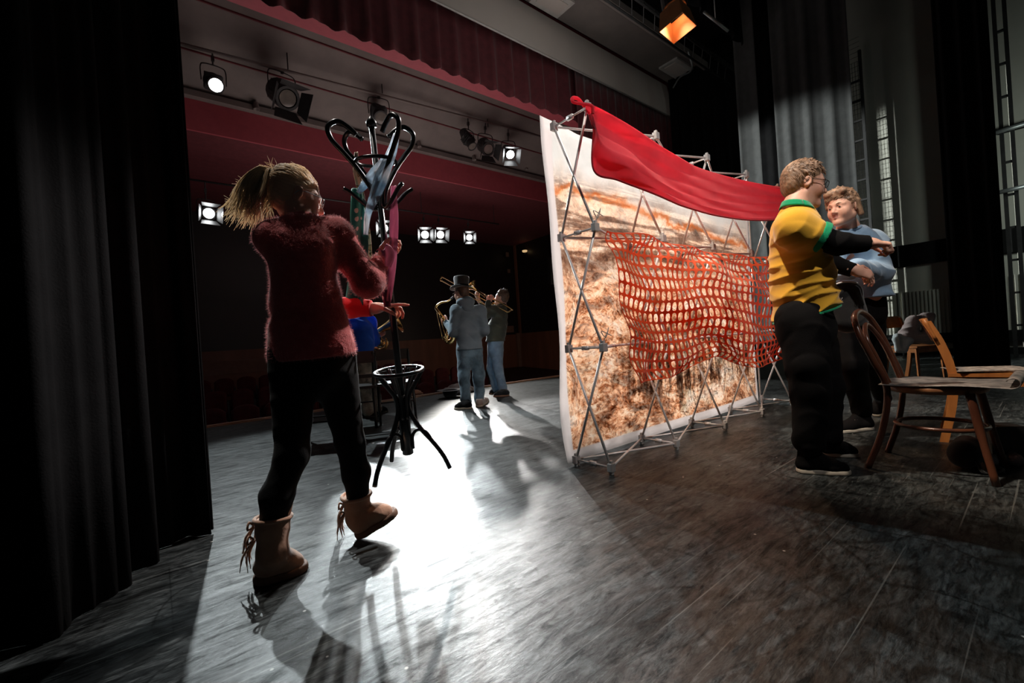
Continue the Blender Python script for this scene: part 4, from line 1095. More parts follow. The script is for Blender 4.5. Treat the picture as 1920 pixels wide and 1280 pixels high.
def beech_chair(base, yaw, label, m, H=0.80):
    t = thing('beech_chair', label, 'chair', base)
    Rz = Matrix.Rotation(yaw, 3, 'Z'); B = Vector(base)
    P = lambda x, y, z: B+Rz @ Vector((x, y, z))
    for sx in (-1, 1):
        mb = MB(); pts = [(-0.25, 0.0), (-0.20, 0.25), (-0.19, 0.45), (-0.235, 0.64), (-0.30, H)]
        S = spline([P(sx*0.18, y, z) for y, z in pts], 4)
        for a, b in zip(S[:-1], S[1:]): pass
        hw = Rz @ Vector((0.014, 0, 0)); hd = Rz @ Vector((0, 0.022, 0))
        vs = []; fs = []
        for p in S: vs += [p-hw-hd, p+hw-hd, p+hw+hd, p-hw+hd]
        for i in range(len(S)-1):
            for k in range(4): fs.append((i*4+k, i*4+(k+1) % 4, i*4+4+(k+1) % 4, i*4+4+k))
        fs += [(3, 2, 1, 0), tuple(len(vs)-4+k for k in range(4))]
        MB().add(vs, fs).build('rear_leg', m, t)
        MB().tube([P(sx*0.19, 0.20, 0), P(sx*0.18, 0.18, 0.44)], [0.013, 0.02], 4).build('front_leg', m, t)
        MB().box(P(sx*0.18, 0.0, 0.40), (0.02, 0.38, 0.05), Rz).build('side_rail', m, t)
    MB().box(P(0, 0.0, 0.445), (0.41, 0.42, 0.022), Rz).build('seat', m, t)
    MB().box(P(0, 0.19, 0.40), (0.34, 0.02, 0.05), Rz).build('front_rail', m, t)
    def bk(u, v):
        x = (u-0.5)*0.42; return P(x, -0.245-0.055*v-0.03*math.cos((u-0.5)*2.6)+0.0, H-0.13+0.15*v)
    grid_mesh('backrest', bk, 10, 5, m, t, thick=0.018)
    return t
c2 = PZ(1862, 696, 0.45)
beech_chair((c2.x, c2.y, 0), yaw1+math.radians(8), 'orange beech chair behind the dark bentwood chair, curved top rail to the left', MT['wood_orange'])
Rz2 = Matrix.Rotation(yaw1+math.radians(8), 3, 'Z')
o = MB()
for k in range(4): o.box(Vector((c2.x, c2.y, 0.459+0.004*k))+Rz2 @ Vector((0.01*k, -0.01*k, 0)), (0.30, 0.36, 0.003), Rz2 @ Matrix.Rotation(0.1*k, 3, 'Z'))
tag(o.build('magazine_stack', MT['paper']), 'loose stack of printed sheets on the orange beech chair seat', 'papers')
g4 = G(1712, 688)
c3 = PZ(1712, 648, 0.45)
beech_chair((c3.x, c3.y, 0), math.radians(150), 'small distant beech chair with clothes over it beside the ribbed wall', MT['wood_orange'], 0.82)
MT['grey_cloth'] = cloth('grey cotton', (0.36, 0.32, 0.32), (0.30, 0.27, 0.27))
MT['pale_cloth'] = cloth('pale blue cotton', (0.55, 0.66, 0.68), (0.45, 0.56, 0.6))
b3 = Vector((c3.x, c3.y, 0))
# jackets: blended lumps draped over back and seat
I3 = ((1, 0, 0), (0, 1, 0), (0, 0, 1))
o = blob('grey_jacket', [('c', at(1712, 600, 5.55), at(1745, 592, 5.5), 0.06, 0.04, 0.05), ('c', at(1712, 605, 5.5), at(1700, 630, 5.45), 0.08, 0.09, 0.06), ('c', at(1742, 595, 5.5), at(1742, 632, 5.4), 0.05, 0.07, 0.06), ('c', at(1700, 632, 5.4), at(1745, 634, 5.4), 0.06, 0.07, 0.05)], MT['grey_cloth'], None, 0.012, folds(0.012, (18, 9, 30), (-22, 25, 14), 1))
tag(o, 'grey jacket heaped over the distant beech chair', 'jacket')
o = blob('pale_cloth', [('c', at(1683, 632, 5.45), at(1702, 636, 5.4), 0.05, 0.06, 0.05), ('c', at(1681, 636, 5.4), at(1684, 655, 5.4), 0.04, 0.035, 0.05), ('c', at(1700, 638, 5.38), at(1696, 656, 5.38), 0.05, 0.035, 0.05)], MT['pale_cloth'], None, 0.012, folds(0.008, (18, 9, 30), (-22, 25, 14), 2))
tag(o, 'pale blue cloth hanging off the seat of the distant beech chair', 'cloth')

# ---------------------------------------------------------------- small things on the floor
MT['bag'] = cloth('black nylon', (0.012, 0.012, 0.013), rough=0.6)
p = G(1812, 872)
bg = thing('camera_bag', 'black bag lying on the floor between the chair legs', 'bag', p)
b_ = p
blob('body', [('c', b_+Vector((-0.08, 0, 0.07)), b_+Vector((0.08, -0.02, 0.07)), 0.065, 0.06, 0.05), ('c', b_+Vector((-0.06, 0, 0.10)), b_+Vector((0.06, 0, 0.10)), 0.05, 0.05, 0.05)], MT['bag'], bg, 0.008, folds(0.004), cuts=[(b_+Vector((0, 0, 0.002)), (0, 0, -1))])
MB().tube(spline([b_+Vector((-0.10, 0, 0.12)), b_+Vector((-0.12, -0.05, 0.06)), b_+Vector((-0.16, -0.08, 0.01)), b_+Vector((-0.06, -0.14, 0.008)), b_+Vector((0.05, -0.10, 0.01))], 6), 0.008, 6).build('strap', MT['bag'], bg, True)
p = G(1878, 862)
MB_ = MB().box(p+Vector((0, 0, 0.10)), (0.11, 0.16, 0.20), Matrix.Rotation(0.7, 3, 'Z'))
tag(MB_.build('black_case', MT['black_wood']), 'upright black case on the floor by the right front chair leg', 'case')
MT['bottle'] = mat('clear green plastic', (0.10, 0.45, 0.16), rough=0.15, trans=0.4)
p = G(1858, 870)
bt = thing('water_bottle', 'small plastic bottle with green cap lying on the floor behind the chair', 'bottle', p)
d = Vector((0.9, -0.4, 0)).normalized(); s0 = p+Vector((-0.05, 0, 0.03))
MB().add(*lathe([(0, 0), (0, 0.028), (0.10, 0.028), (0.13, 0.012), (0.145, 0.012), (0.145, 0)], s0, d, 14)).build('body', MT['white_plastic'], bt, True)
MB().add(*lathe([(-0.03, 0), (-0.03, 0.014), (0.002, 0.014)], s0, d, 12)).build('cap', MT['bottle'], bt, True)
p = G(1905, 868)
o = blob('crumpled_packet', [('c', p+Vector((-0.06, 0, 0.03)), p+Vector((0.06, 0.02, 0.03)), 0.035, 0.03, 0.02)], MT['paper'], None, 0.006, folds(0.008, (50, 30, 60), (-60, 70, 40), 2), cuts=[(p+Vector((0, 0, 0.001)), (0, 0, -1))])
tag(o, 'crumpled pale packet on the floor at the right edge', 'packet')
# bowler hat and cloth at the stage edge, with the fur toy
p = G(845, 744)
ht = thing('upturned_hat', 'dark round hat lying upturned on the floor near the stage edge', 'hat', p)
MB().add(*lathe([(0.0, 0.0), (0.0, 0.09), (0.07, 0.12), (0.11, 0.13)], p+Vector((0, 0, 0.002)), (0, 0, 1), 22)).build('crown', MT['bag'], ht, True)
MB().add(*lathe([(0.11, 0.13), (0.115, 0.22), (0.12, 0.22), (0.118, 0.13)], p+Vector((0, 0, 0.002)), (0, 0, 1), 22)).build('brim', MT['grey_cloth'], ht, True)
p = G(855, 738)
MT['beige_cloth'] = cloth('beige cotton', (0.34, 0.27, 0.24), (0.28, 0.22, 0.2))
o = blob('folded_cloth', [('c', p+Vector((-0.18, 0, 0.06)), p+Vector((0.25, -0.05, 0.05)), 0.07, 0.05, 0.06), ('c', p+Vector((-0.05, 0, 0.10)), p+Vector((0.15, 0, 0.09)), 0.08, 0.07, 0.06), ('c', p+Vector((0.2, 0, 0.05)), p+Vector((0.42, -0.05, 0.03)), 0.06, 0.03, 0.06)], MT['beige_cloth'], None, 0.012, folds(0.014, (14, 9, 26), (-16, 22, 14), 4), cuts=[(p+Vector((0, 0, 0.002)), (0, 0, -1))])
tag(o, 'beige coat folded in a heap at the stage edge beside the upturned hat', 'coat')
p = G(776, 742)
o = blob('brown_glove', [('c', p+Vector((-0.1, 0, 0.04)), p+Vector((0.06, 0, 0.05)), 0.035, 0.05, 0.03), ('c', p+Vector((0.04, 0, 0.07)), p+Vector((0.13, 0.0, 0.06)), 0.03, 0.02, 0.03), ('c', p+Vector((0.04, -0.03, 0.05)), p+Vector((0.14, -0.04, 0.03)), 0.025, 0.02, 0.02)], mat('tan leather', (0.5, 0.25, 0.15)), None, 0.008, folds(0.004), cuts=[(p+Vector((0, 0, 0.002)), (0, 0, -1))])
tag(o, 'tan leather glove lying at the stage edge seen just right of the coat rack pole', 'glove')
# dark thing and pale green panel at the foot of the side curtain
p = G(1452, 706)
o = MB()
o.add([p+Vector(q) for q in ((-0.45, 0.1, 0), (0.35, -0.1, 0), (0.35, -0.1, 0.55), (-0.45, 0.1, 0.62), (-0.45, 0.2, 0), (0.35, 0.0, 0), (0.35, 0.0, 0.55), (-0.45, 0.2, 0.62))], [(0, 1, 2, 3), (7, 6, 5, 4), (0, 4, 5, 1), (1, 5, 6, 2), (2, 6, 7, 3), (3, 7, 4, 0)])
tag(o.build('black_flight_case', MT['black_wood']), 'black case standing behind the lattice frame at its right end', 'case')
MT['green_panel'] = mat('pale green board', (0.30, 0.36, 0.22), rough=0.6)
p = G(1478, 700)
o = MB().box(p+Vector((0.1, 0.1, 0.35)), (0.5, 0.04, 0.7), Matrix.Rotation(0.3, 3, 'Z'))
tag(o.build('green_board', MT['green_panel']), 'pale green board standing on the floor behind the black case', 'board')
# ---------------------------------------------------------------- people
def frame(fwd, up):
    f_ = Vector(fwd).normalized(); u = Vector(up); u = (u-f_*u.dot(f_)).normalized(); r = f_.cross(u)
    return r, f_, u
def head_prims(c, fwd, up, s=1.0, neck=None, open_=0):
    r, f_, u = frame(fwd, up); R = (r, f_, u)
    P = lambda x, y, z: c+(r*x+f_*y+u*z)*s
    E = lambda x, y, z, a, b, d, k=0.02: ('e', P(x, y, z), R, (a*s, b*s, d*s), k)
    pr = [E(0, -0.012, 0.035, 0.074, 0.094, 0.084), E(0, 0.028, -0.02, 0.060, 0.066, 0.085, 0.03),
          ('c', P(-0.045, -0.005, -0.055), P(-0.008, 0.062, -0.094), 0.026*s, 0.020*s, 0.03),
          ('c', P(0.045, -0.005, -0.055), P(0.008, 0.062, -0.094), 0.026*s, 0.020*s, 0.03),
          E(0, 0.074, -0.098, 0.019, 0.016, 0.017, 0.02)]
    for q in (-1, 1):
        pr.append(E(q*0.038, 0.052, -0.032, 0.024, 0.026, 0.028, 0.03))
        pr.append(('c', P(q*0.012, 0.081, 0.024), P(q*0.046, 0.066, 0.022), 0.011*s, 0.009*s, 0.015))
    for q in (-1, 1):
        pr.append(('-e', P(q*0.031, 0.094, 0.004), R, (0.019*s, 0.015*s, 0.012*s), 0.012))
    pr.append(('c', P(0, 0.084, 0.014), P(0, 0.106, -0.026), 0.0075*s, 0.0115*s, 0.010))
    for q in (-1, 1):
        pr.append(E(q*0.0115, 0.096, -0.032, 0.0085, 0.011, 0.008, 0.006))
        pr.append(E(q*0.031, 0.0745, 0.003, 0.0125, 0.0125, 0.0115, 0.003))
    for z, rr in ((-0.0555, 0.0062), (-0.065, 0.0072)):
        pr.append(('c', P(-0.020, 0.080, z-0.001), P(0, 0.0895, z), rr*0.7*s, rr*s, 0.005))
        pr.append(('c', P(0.020, 0.080, z-0.001), P(0, 0.0895, z), rr*0.7*s, rr*s, 0.005))
    for q in (-1, 1):
        ce = P(q*0.078, -0.008, 0.0)
        er, ef, eu = (r*1.0+f_*0.35*q*-1).normalized(), (f_+r*0.35*q).normalized(), u
        pr.append(('e', ce, (er, ef, eu), (0.009*s, 0.019*s, 0.031*s), 0.008))
        pr.append(('-e', ce+(er*q*0.008+ef*0.002)*s, (er, ef, eu), (0.006*s, 0.010*s, 0.017*s), 0.005))
    if neck is not None:
        nk = Vector(neck)
        pr.append(('c', P(0, -0.02, -0.045), nk, 0.052*s, 0.060*s, 0.035))
    return pr, P, R
def face_bits(t, P, R, s, brow=True, browmat=None, lidmat=None):
    for q in (-1, 1):
        e = P(q*0.031, 0.0775, 0.004)
        v_, f_ = lathe([(0, 0), (0.0005, 0.006*s), (-0.003, 0.0065*s)], e+R[1]*0.0098*s, R[1], 12)
        MB().add(v_, f_).build('iris', MT['iris'], t, True)
    if brow:
        for q in (-1, 1):
            pts = spline([P(q*0.014, 0.091, 0.024), P(q*0.030, 0.087, 0.030), P(q*0.047, 0.072, 0.025)], 4)
            MB().tube(pts, [0.0035*s]*5+[0.0025*s]*4, 6).build('eyebrow', browmat or MT['hair_brown'], t, True)
def glasses(t, P, R, s, m=None, rad=0.021):
    m = m or MT['black_metal']; mb = MB()
    for q in (-1, 1):
        mb.tube([P(q*0.031+rad*1.1*math.cos(a), 0.100, 0.002+rad*0.85*math.sin(a)) for a in [2*PI*k/20 for k in range(20)]], 0.0016*s, 6, closed=True)
        mb.tube([P(q*0.053, 0.099, 0.008), P(q*0.074, 0.082, 0.010), P(q*0.080, 0.02, 0.012), P(q*0.082, -0.010, 0.006), P(q*0.080, -0.022, -0.012)], 0.0017*s, 6)
    mb.tube(spline([P(-0.009, 0.101, 0.006), P(0, 0.106, 0.010), P(0.009, 0.101, 0.006)], 3), 0.0015*s, 6)
    return mb.build('glasses', m, t, True)
def hair_cap(name, t, P, R, s, m, seed=1, tufts=120, length=0.035, front=0.055, top=0.012, sweep=(0.0, 0.6, 0.5), low=-0.05, vox=0.005, ext=None, side=0.0, dens=0.006):
    """short hair: a scalp shell with many combed tufts"""
    rnd = random.Random(seed); r, f_, u = R
    c = P(0, -0.012, 0.035)
    pr = [('e', P(0, -0.020, 0.042+top*0.3), R, (0.080*s+side*0.5, 0.099*s, (0.086+top)*s), 0.02),
          ('e', P(0, -0.052, -0.005), R, (0.071*s, 0.058*s, 0.066*s), 0.02),
          ('-e', P(0, 0.085, -0.030), R, (0.075*s, 0.075*s, (front+0.02)*s), 0.01),
          ('-e', P(0.078, 0.012, -0.028), R, (0.030*s, 0.034*s, 0.042*s), 0.006),
          ('-e', P(-0.078, 0.012, -0.028), R, (0.030*s, 0.034*s, 0.042*s), 0.006)]
    for _ in range(tufts):
        a = rnd.uniform(-PI, PI); z = rnd.uniform(-0.15, 1.0)
        if z < 0.35 and abs(a) < 1.1: continue          # nothing over the face
        q = math.sqrt(max(0, 1-z*z))
        d = r*math.sin(a)*q*0.078 + f_*math.cos(a)*q*0.096 + u*z*(0.088+top)
        p = c+d*s*0.97
        g = d.normalized()
        dirv = (g*0.45+f_*sweep[1]*(0.5+0.5*z)+u*(sweep[2]*z-0.5*(1-z))+r*sweep[0]+Vector((rnd.uniform(-.4, .4), rnd.uniform(-.4, .4), rnd.uniform(-.3, .3)))).normalized()
        ln = length*rnd.uniform(0.5, 1.15)*(0.45+0.55*max(z, 0))
        pr.append(('c', p-dirv*0.008, p+dirv*ln*s, 0.0068*s, 0.0020, dens))
    if ext: pr += ext(P)
    def dz(X):
        return 0.0016*np.sin(X[:, 0]*260+X[:, 2]*110)*np.sin(X[:, 1]*240-X[:, 2]*130)
    hc_ = blob(name, pr, m, t, vox, dz)
    mb = MB()
    for _ in range(900 if vox < 0.006 else 250):
        a = rnd.uniform(-PI, PI); z = rnd.uniform(-0.35, 1.0)
        if z < 0.35 and abs(a) < 1.25: continue
        q = math.sqrt(max(0, 1-z*z))
        d = r*math.sin(a)*q*0.080 + f_*math.cos(a)*q*0.099 + u*z*(0.090+top)
        p = c+d*s; g = d.normalized()
        dv = f_*sweep[1]*(0.4+0.6*z)+u*(sweep[2]*z-0.6*(1-z))+r*sweep[0]+Vector((rnd.uniform(-.3, .3), rnd.uniform(-.3, .3), rnd.uniform(-.2, .2)))
        dv = (dv-g*dv.dot(g)).normalized(); ln = length*rnd.uniform(0.6, 1.2)
        p1 = p+dv*ln*0.5*s+g*0.006; p2 = p+dv*ln*s+g*rnd.uniform(0.0, 0.010)
        mb.tube([p-g*0.003, p1, p2], [0.0019, 0.0015, 0.0004], 4, cap=False)
    mb.build('hair_strands', m, hc_, True)
    return hc_
def hand_prims(w, fdir, palm, thumb_side, curl=0.5, s=1.0, spread=0.0, thumb=0.6, curls=None):
    """w wrist, fdir towards the fingers, palm = way the palm faces, thumb_side = vector to the thumb"""
    f_ = Vector(fdir).normalized(); n = Vector(palm); n = (n-f_*n.dot(f_)).normalized()
    t = f_.cross(n); t = t if t.dot(Vector(thumb_side)) > 0 else -t
    w = Vector(w); pr = []
    pr.append(('o', w+f_*0.012*s, w+f_*0.078*s, 0.0175*s, 0.0165*s, t, 2.15, 0.012))
    pr.append(('c', w-f_*0.03*s, w+f_*0.02*s, 0.026*s, 0.026*s, 0.015))
    lens = (0.043, 0.048, 0.045, 0.036)
    for i in range(4):
        b = w+f_*(0.082-0.004*abs(i-1.2))*s+t*(0.0295-0.0195*i)*s
        cu = (curls[i] if curls else curl*(0.9+0.12*i)); a = cu*0.55; q = b
        sp = t*(spread*(1.5-i)*0.35)
        for k, (ln, rr) in enumerate(((lens[i], 0.0092), (lens[i]*0.62, 0.0084), (lens[i]*0.52, 0.0074))):
            d = (f_*math.cos(a)+n*math.sin(a)+sp).normalized(); q2 = q+d*ln*s
            pr.append(('c', q, q2, rr*s, (rr-0.0008)*s, 0.0035)); q = q2
            a += cu*(1.15 if k == 0 else 0.8)
    b = w+f_*0.022*s+t*0.026*s
    d1 = (f_*0.62+t*0.75+n*0.35*thumb).normalized(); k1 = b+d1*0.042*s
    d2 = (f_*0.85+t*(0.45-0.5*thumb)+n*0.6*thumb).normalized(); k2 = k1+d2*0.034*s
    d3 = (f_*0.9+t*(0.15-0.5*thumb)+n*0.8*thumb).normalized(); k3 = k2+d3*0.026*s
    pr += [('c', b, k1, 0.0145*s, 0.011*s, 0.012), ('c', k1, k2, 0.011*s, 0.0095*s, 0.004), ('c', k2, k3, 0.0095*s, 0.008*s, 0.004)]
    return pr
def merge_parts(name, fields, m, parent, mats=None, matfn=None):
    vs, fs, n = [], [], 0
    for F in fields:
        v, f = surface(*F); vs.append(v); fs.append(f+n); n += len(v)
    v, f = np.concatenate(vs), np.concatenate(fs)
    return link_mesh(name, v, f, m, parent, True, mats, matfn(v[f].mean(1)) if matfn else None)
def lip_fn(P, R, s):
    c = V(P(0, 0.086, -0.0605)); r, f_, u = [V(q) for q in R]
    def fn(C):
        d = C-c; return ((np.abs(d@r) < 0.020*s) & (np.abs(d@f_) < 0.014*s) & (np.abs(d@u) < 0.0105*s*(1-0.3*np.abs(d@r)/(0.02*s)))).astype(np.int32)
    return fn
def limb(a, b, c, ra, rb, rc_, k=0.03): return [('c', a, b, ra, rb, k), ('c', b, c, rb, rc_, k)]
def shoe(t, heel, toe, ank, up=Vector((0, 0, 1)), m=None, sole=None, s=1.0, laces=None, parts=('shoe_upper', 'sole'), w=0.042):
    heel, toe, ank = Vector(heel), Vector(toe), Vector(ank); d = (toe-heel); ln = d.length; d.normalize()
    up = Vector(up); up = (up-d*up.dot(d)).normalized(); sd = d.cross(up)
    a = heel+d*0.035+up*0.045; b = heel+d*ln*0.62+up*0.040; c = toe-d*0.040+up*0.032
    pr = [('o', a, b, 0.034*s, 0.036*s, sd, 1.12, 0.03), ('o', b, c, 0.036*s, 0.030*s, sd, 1.25, 0.03),
          ('c', heel+d*0.05+up*0.055, ank, 0.042*s, 0.046*s, 0.03), ('c', ank, b+up*0.01, 0.040*s, 0.028*s, 0.03)]
    up_o = blob(parts[0], pr, m, t, 0.006, cuts=[(heel+up*0.016, -up), (ank+up*0.03, up)])
    pr2 = [('o', heel+d*0.04+up*0.01, heel+d*ln*0.6+up*0.01, 0.040*s, 0.042*s, sd, 1.08, 0.02), ('o', heel+d*ln*0.6+up*0.01, toe-d*0.045+up*0.01, 0.042*s, 0.040*s, sd, 1.12, 0.02)]
    so = blob(parts[1], pr2, sole, t, 0.005, cuts=[(heel+up*0.026, up), (heel+up*0.0, -up)])
    if laces:
        mb = MB()
        for k in range(5):
            p = heel+d*ln*(0.48+0.075*k)+up*(0.088-0.009*k)
            mb.tube([p-sd*0.022-d*0.01, p+up*0.004, p+sd*0.022+d*0.012], 0.0032, 5)
            mb.tube([p+sd*0.022-d*0.01, p+up*0.006, p-sd*0.022+d*0.012], 0.0032, 5)
        mb.build('laces', laces, up_o, True)
    return up_o

MT['hair_blonde'] = translucent('blonde hair', (1.0, 0.88, 0.70), (0.82, 0.64, 0.44), 0.6, 0.45)
MT['hair_brown'] = mat('brown hair', (0.15, 0.085, 0.055), (0.07, 0.04, 0.028), scale=40, rough=0.5)
MT['hair_light'] = mat('light brown hair', (0.32, 0.195, 0.12), (0.15, 0.09, 0.055), scale=40, rough=0.5)
MT['sweater'] = mat('red fuzzy wool', (0.66, 0.13, 0.13), (0.52, 0.09, 0.09), 30, 0.9, 0, 0.1, 0.8, 160, 0.006, sheen=0.6, sheenr=0.4)
MT['fuzz'] = translucent('pale red wool fibres', (0.78, 0.33, 0.32), (0.72, 0.26, 0.26), 0.5)
MT['leggings'] = cloth('black leggings', (0.004, 0.004, 0.0045), rough=0.75, sheen=0.05)
MT['black_cloth'] = cloth('black cotton', (0.005, 0.0046, 0.005), rough=0.9, sheen=0.0)
MT['boot'] = mat('tan suede', (0.52, 0.29, 0.19), (0.40, 0.22, 0.14), 14, 0.85, 0, 0.2, 0.3, 90, 0.004, sheen=0.4)
MT['boot_sole'] = mat('brown rubber sole', (0.20, 0.10, 0.06), rough=0.7)
MT['red_sleeve'] = cloth('red sleeve jersey', (0.75, 0.03, 0.035), (0.65, 0.02, 0.03))
MT['yellow'] = cloth('yellow cotton jersey', (0.78, 0.42, 0.035), (0.74, 0.39, 0.03), bmp=0.15)
MT['green'] = cloth('green trim', (0.0, 0.30, 0.13), (0.0, 0.26, 0.11))
MT['blue_sweater'] = cloth('light blue jersey', (0.32, 0.48, 0.66), (0.26, 0.40, 0.56))
MT['hoodie'] = cloth('slate blue jersey', (0.22, 0.29, 0.35), (0.17, 0.23, 0.28))
MT['denim'] = cloth('dark blue denim', (0.18, 0.29, 0.38), (0.05, 0.08, 0.11))
MT['denim_light'] = cloth('light blue denim', (0.26, 0.36, 0.46), (0.13, 0.19, 0.27))
MT['olive'] = cloth('dark olive wool', (0.085, 0.085, 0.06), (0.06, 0.06, 0.045))
MT['cobalt'] = translucent('cobalt blue nylon', (0.03, 0.18, 0.80), (0.025, 0.14, 0.7), 0.45, 0.4)
MT['cream_trousers'] = mat('cream printed cotton', (0.5, 0.46, 0.38), (0.10, 0.09, 0.08), scale=9, rough=0.8)
MT['felt'] = mat('dark felt', (0.035, 0.030, 0.030), rough=0.85, sheen=0.5)
MT['clear_frame'] = mat('pale clear spectacle frame', (0.6, 0.62, 0.62), rough=0.15)

# ---- woman in the red sweater ------------------------------------------------
def woman():
    t = thing('person', 'woman with a blonde ponytail and glasses in a red fuzzy sweater carrying the coat rack', 'person', G(600, 1040))
    pel, che = at(583, 655, 1.86), at(566, 478, 1.84)
    nk = at(566, 418, 1.85); hc = at(556, 372, 1.87)
    gf = c2w(0.55, 0.83, 0).normalized(); sd = Vector((gf.y, -gf.x, 0))       # to her right
    shL, shR = at(512, 447, 1.79), at(628, 442, 1.92)
    elR, wrR = at(688, 530, 1.93), at(716, 490, 2.08)
    elL, wrL = at(600, 575, 2.02), at(702, 578, 2.10)
    hipL, hipR = at(550, 665, 1.84), at(622, 662, 1.90)
    knL, anL = at(548, 852, 1.74), at(511, 1035, 1.685)
    knR, anR = at(656, 828, 1.99), at(673, 965, 2.03)
    hf = (c2w(0.80, 0.60, 0)+Vector((0, 0, -0.22))).normalized()
    hpr, P, R = head_prims(hc, hf, (0, 0, 1), 1.0, nk)
    body = hpr + [('o', pel, che, 0.095, 0.095, sd, 1.3, 0.04), ('c', nk, che, 0.05, 0.07, 0.04)]
    body += limb(shL, elL, wrL, 0.035, 0.030, 0.024)+limb(shR, elR, wrR, 0.035, 0.030, 0.024)
    body += limb(hipL, knL, anL, 0.062, 0.042, 0.034)+limb(hipR, knR, anR, 0.062, 0.042, 0.034)
    body += [('c', che, shL, 0.06, 0.04, 0.03), ('c', che, shR, 0.06, 0.04, 0.03)]
    hR = hand_prims(wrR, at(728, 462, 2.10)-wrR, -CF*0.2+CR, CU*-0.2-CR, 0.95, 0.95)
    hL = hand_prims(wrL, at(735, 573, 2.12)-wrL, Vector((0, 0, -1)), CF*-1, 0.5, 0.95, curls=(0.10, 0.75, 0.95, 1.0), thumb=1.0)
    merge_parts('body', [field(body+hR+hL, 0.0055)], MT['skin'], t)
    glasses(t, P, R, 1.0, MT['clear_frame'])
    # sweater
    hem = at(580, 672, 1.86)
    sw = [('o', at(582, 650, 1.86), at(574, 570, 1.85), 0.140, 0.118, sd, 1.38, 0.05), ('o', at(574, 575, 1.85), at(566, 478, 1.84), 0.112, 0.118, sd, 1.38, 0.05),
          ('o', at(590, 690, 1.87), at(582, 640, 1.86), 0.150, 0.142, sd, 1.30, 0.04),
          ('c', at(566, 452, 1.84), shL, 0.10, 0.072, 0.05), ('c', at(566, 452, 1.84), shR, 0.10, 0.072, 0.05), ('c', at(566, 440, 1.84), nk, 0.085, 0.062, 0.03),
          ('c', shR, elR, 0.074, 0.058, 0.04), ('c', elR, wrR, 0.058, 0.043, 0.03), ('c', elR, at(700, 534, 1.97), 0.05, 0.045, 0.04)]
    sf = folds(0.0045, (8, 5, 20), (-12, 15, 14), 3)
    def dsp(X):
        z = X[:, 2]
        rib = np.where(z < hem.z+0.055, 0.0018*np.sin((X[:, 0]*sd.x+X[:, 1]*sd.y)*420), 0)
        big = 0.010*np.exp(-((z-1.02)/0.05)**2)*np.sin(X[:, 0]*26+X[:, 1]*11+z*40)
        return sf(X)+rib-big*0.8
    s_ = blob('sweater', sw, MT['sweater'], t, 0.007, dsp, cuts=[(hem, (0.05, 0.0, -1.0))])
    # collar roll
    c0 = nk+Vector((0, 0, 0.004)); ax1, ax2 = sd, gf
    MB().tube([c0+ax1*0.066*math.cos(a)+ax2*0.058*math.sin(a)+Vector((0, 0, -0.010*math.sin(a))) for a in [2*PI*k/28 for k in range(28)]], 0.011, 8, closed=True).build('collar', MT['sweater'], s_, True)
    # wool fibres standing off the knit, as on any mohair sweater
    me = s_.data; rnd = np.random.RandomState(3)
    co = np.empty(len(me.vertices)*3); me.vertices.foreach_get('co', co); co = co.reshape(-1, 3)
    no = np.empty(len(me.vertices)*3); me.vertices.foreach_get('normal', no); no = no.reshape(-1, 3)
    pick = rnd.choice(len(co), 26000, replace=True)
    jit = rnd.normal(0, 0.55, (len(pick), 3)); d = no[pick]+jit; d /= np.linalg.norm(d, axis=1)[:, None]
    base = co[pick]+rnd.normal(0, 0.002, (len(pick), 3)); side = np.cross(d, rnd.normal(0, 1, (len(pick), 3))); side /= np.linalg.norm(side, axis=1)[:, None]
    ln = rnd.uniform(0.005, 0.017, (len(pick), 1))
    v = np.stack([base-side*0.0004, base+side*0.0004, base+d*ln], 1).reshape(-1, 3)
    fb = link_mesh('wool_fibres', v, np.arange(len(v)).reshape(-1, 3), MT['fuzz'], s_); fb['kind'] = 'stuff'
    # reaching left sleeve, smooth bright red, with a teal facing at the elbow
    sl = blob('red_sleeve', [('c', at(608, 576, 2.03), at(660, 576, 2.07), 0.052, 0.048, 0.02), ('c', at(660, 576, 2.07), at(698, 578, 2.095), 0.046, 0.040, 0.02)], MT['red_sleeve'], t, 0.006, folds(0.004, (20, 9, 40), (-30, 30, 20), 1), cuts=[(at(697, 578, 2.095), CR)])
    sl['label'] = 'bright red sleeve of the reaching left arm'
    # leggings
    lg = [('o', at(585, 655, 1.86), at(586, 690, 1.87), 0.118, 0.122, sd, 1.32, 0.05)]
    lg += [('c', hipL, knL, 0.098, 0.062, 0.05), ('c', knL, at(519, 930, 1.70), 0.058, 0.058, 0.03), ('c', at(519, 930, 1.70), at(513, 985, 1.69), 0.056, 0.046, 0.03), ('c', at(513, 985, 1.69), anL, 0.044, 0.034, 0.03)]
    lg += [('c', hipR, knR, 0.100, 0.062, 0.05), ('c', knR, at(668, 885, 2.01), 0.060, 0.060, 0.03), ('c', at(668, 885, 2.01), anR, 0.058, 0.040, 0.03)]
    fl = folds(0.002, (14, 9, 60), (-20, 17, 70), 5)
    blob('leggings', lg, MT['leggings'], t, 0.007, fl)
    # boots
    def boot(heel, toe, ank, shaft_top, up, outer):
        heel, toe = Vector(heel), Vector(toe); d = (toe-heel).normalized(); ln = (toe-heel).length
        u = Vector(up); u = (u-d*u.dot(d)).normalized(); s2 = d.cross(u)
        pr = [('o', heel+d*0.055+u*0.052, heel+d*ln*0.6+u*0.046, 0.045, 0.041, s2, 1.08, 0.03), ('o', heel+d*ln*0.6+u*0.048, toe-d*0.050+u*0.036, 0.041, 0.032, s2, 1.22, 0.03),
              ('c', heel+d*0.055+u*0.06, ank, 0.047, 0.051, 0.025), ('c', ank, shaft_top, 0.051, 0.064, 0.025), ('c', ank, heel+d*ln*0.6+u*0.05, 0.040, 0.030, 0.035)]
        sdir = (shaft_top-ank).normalized()
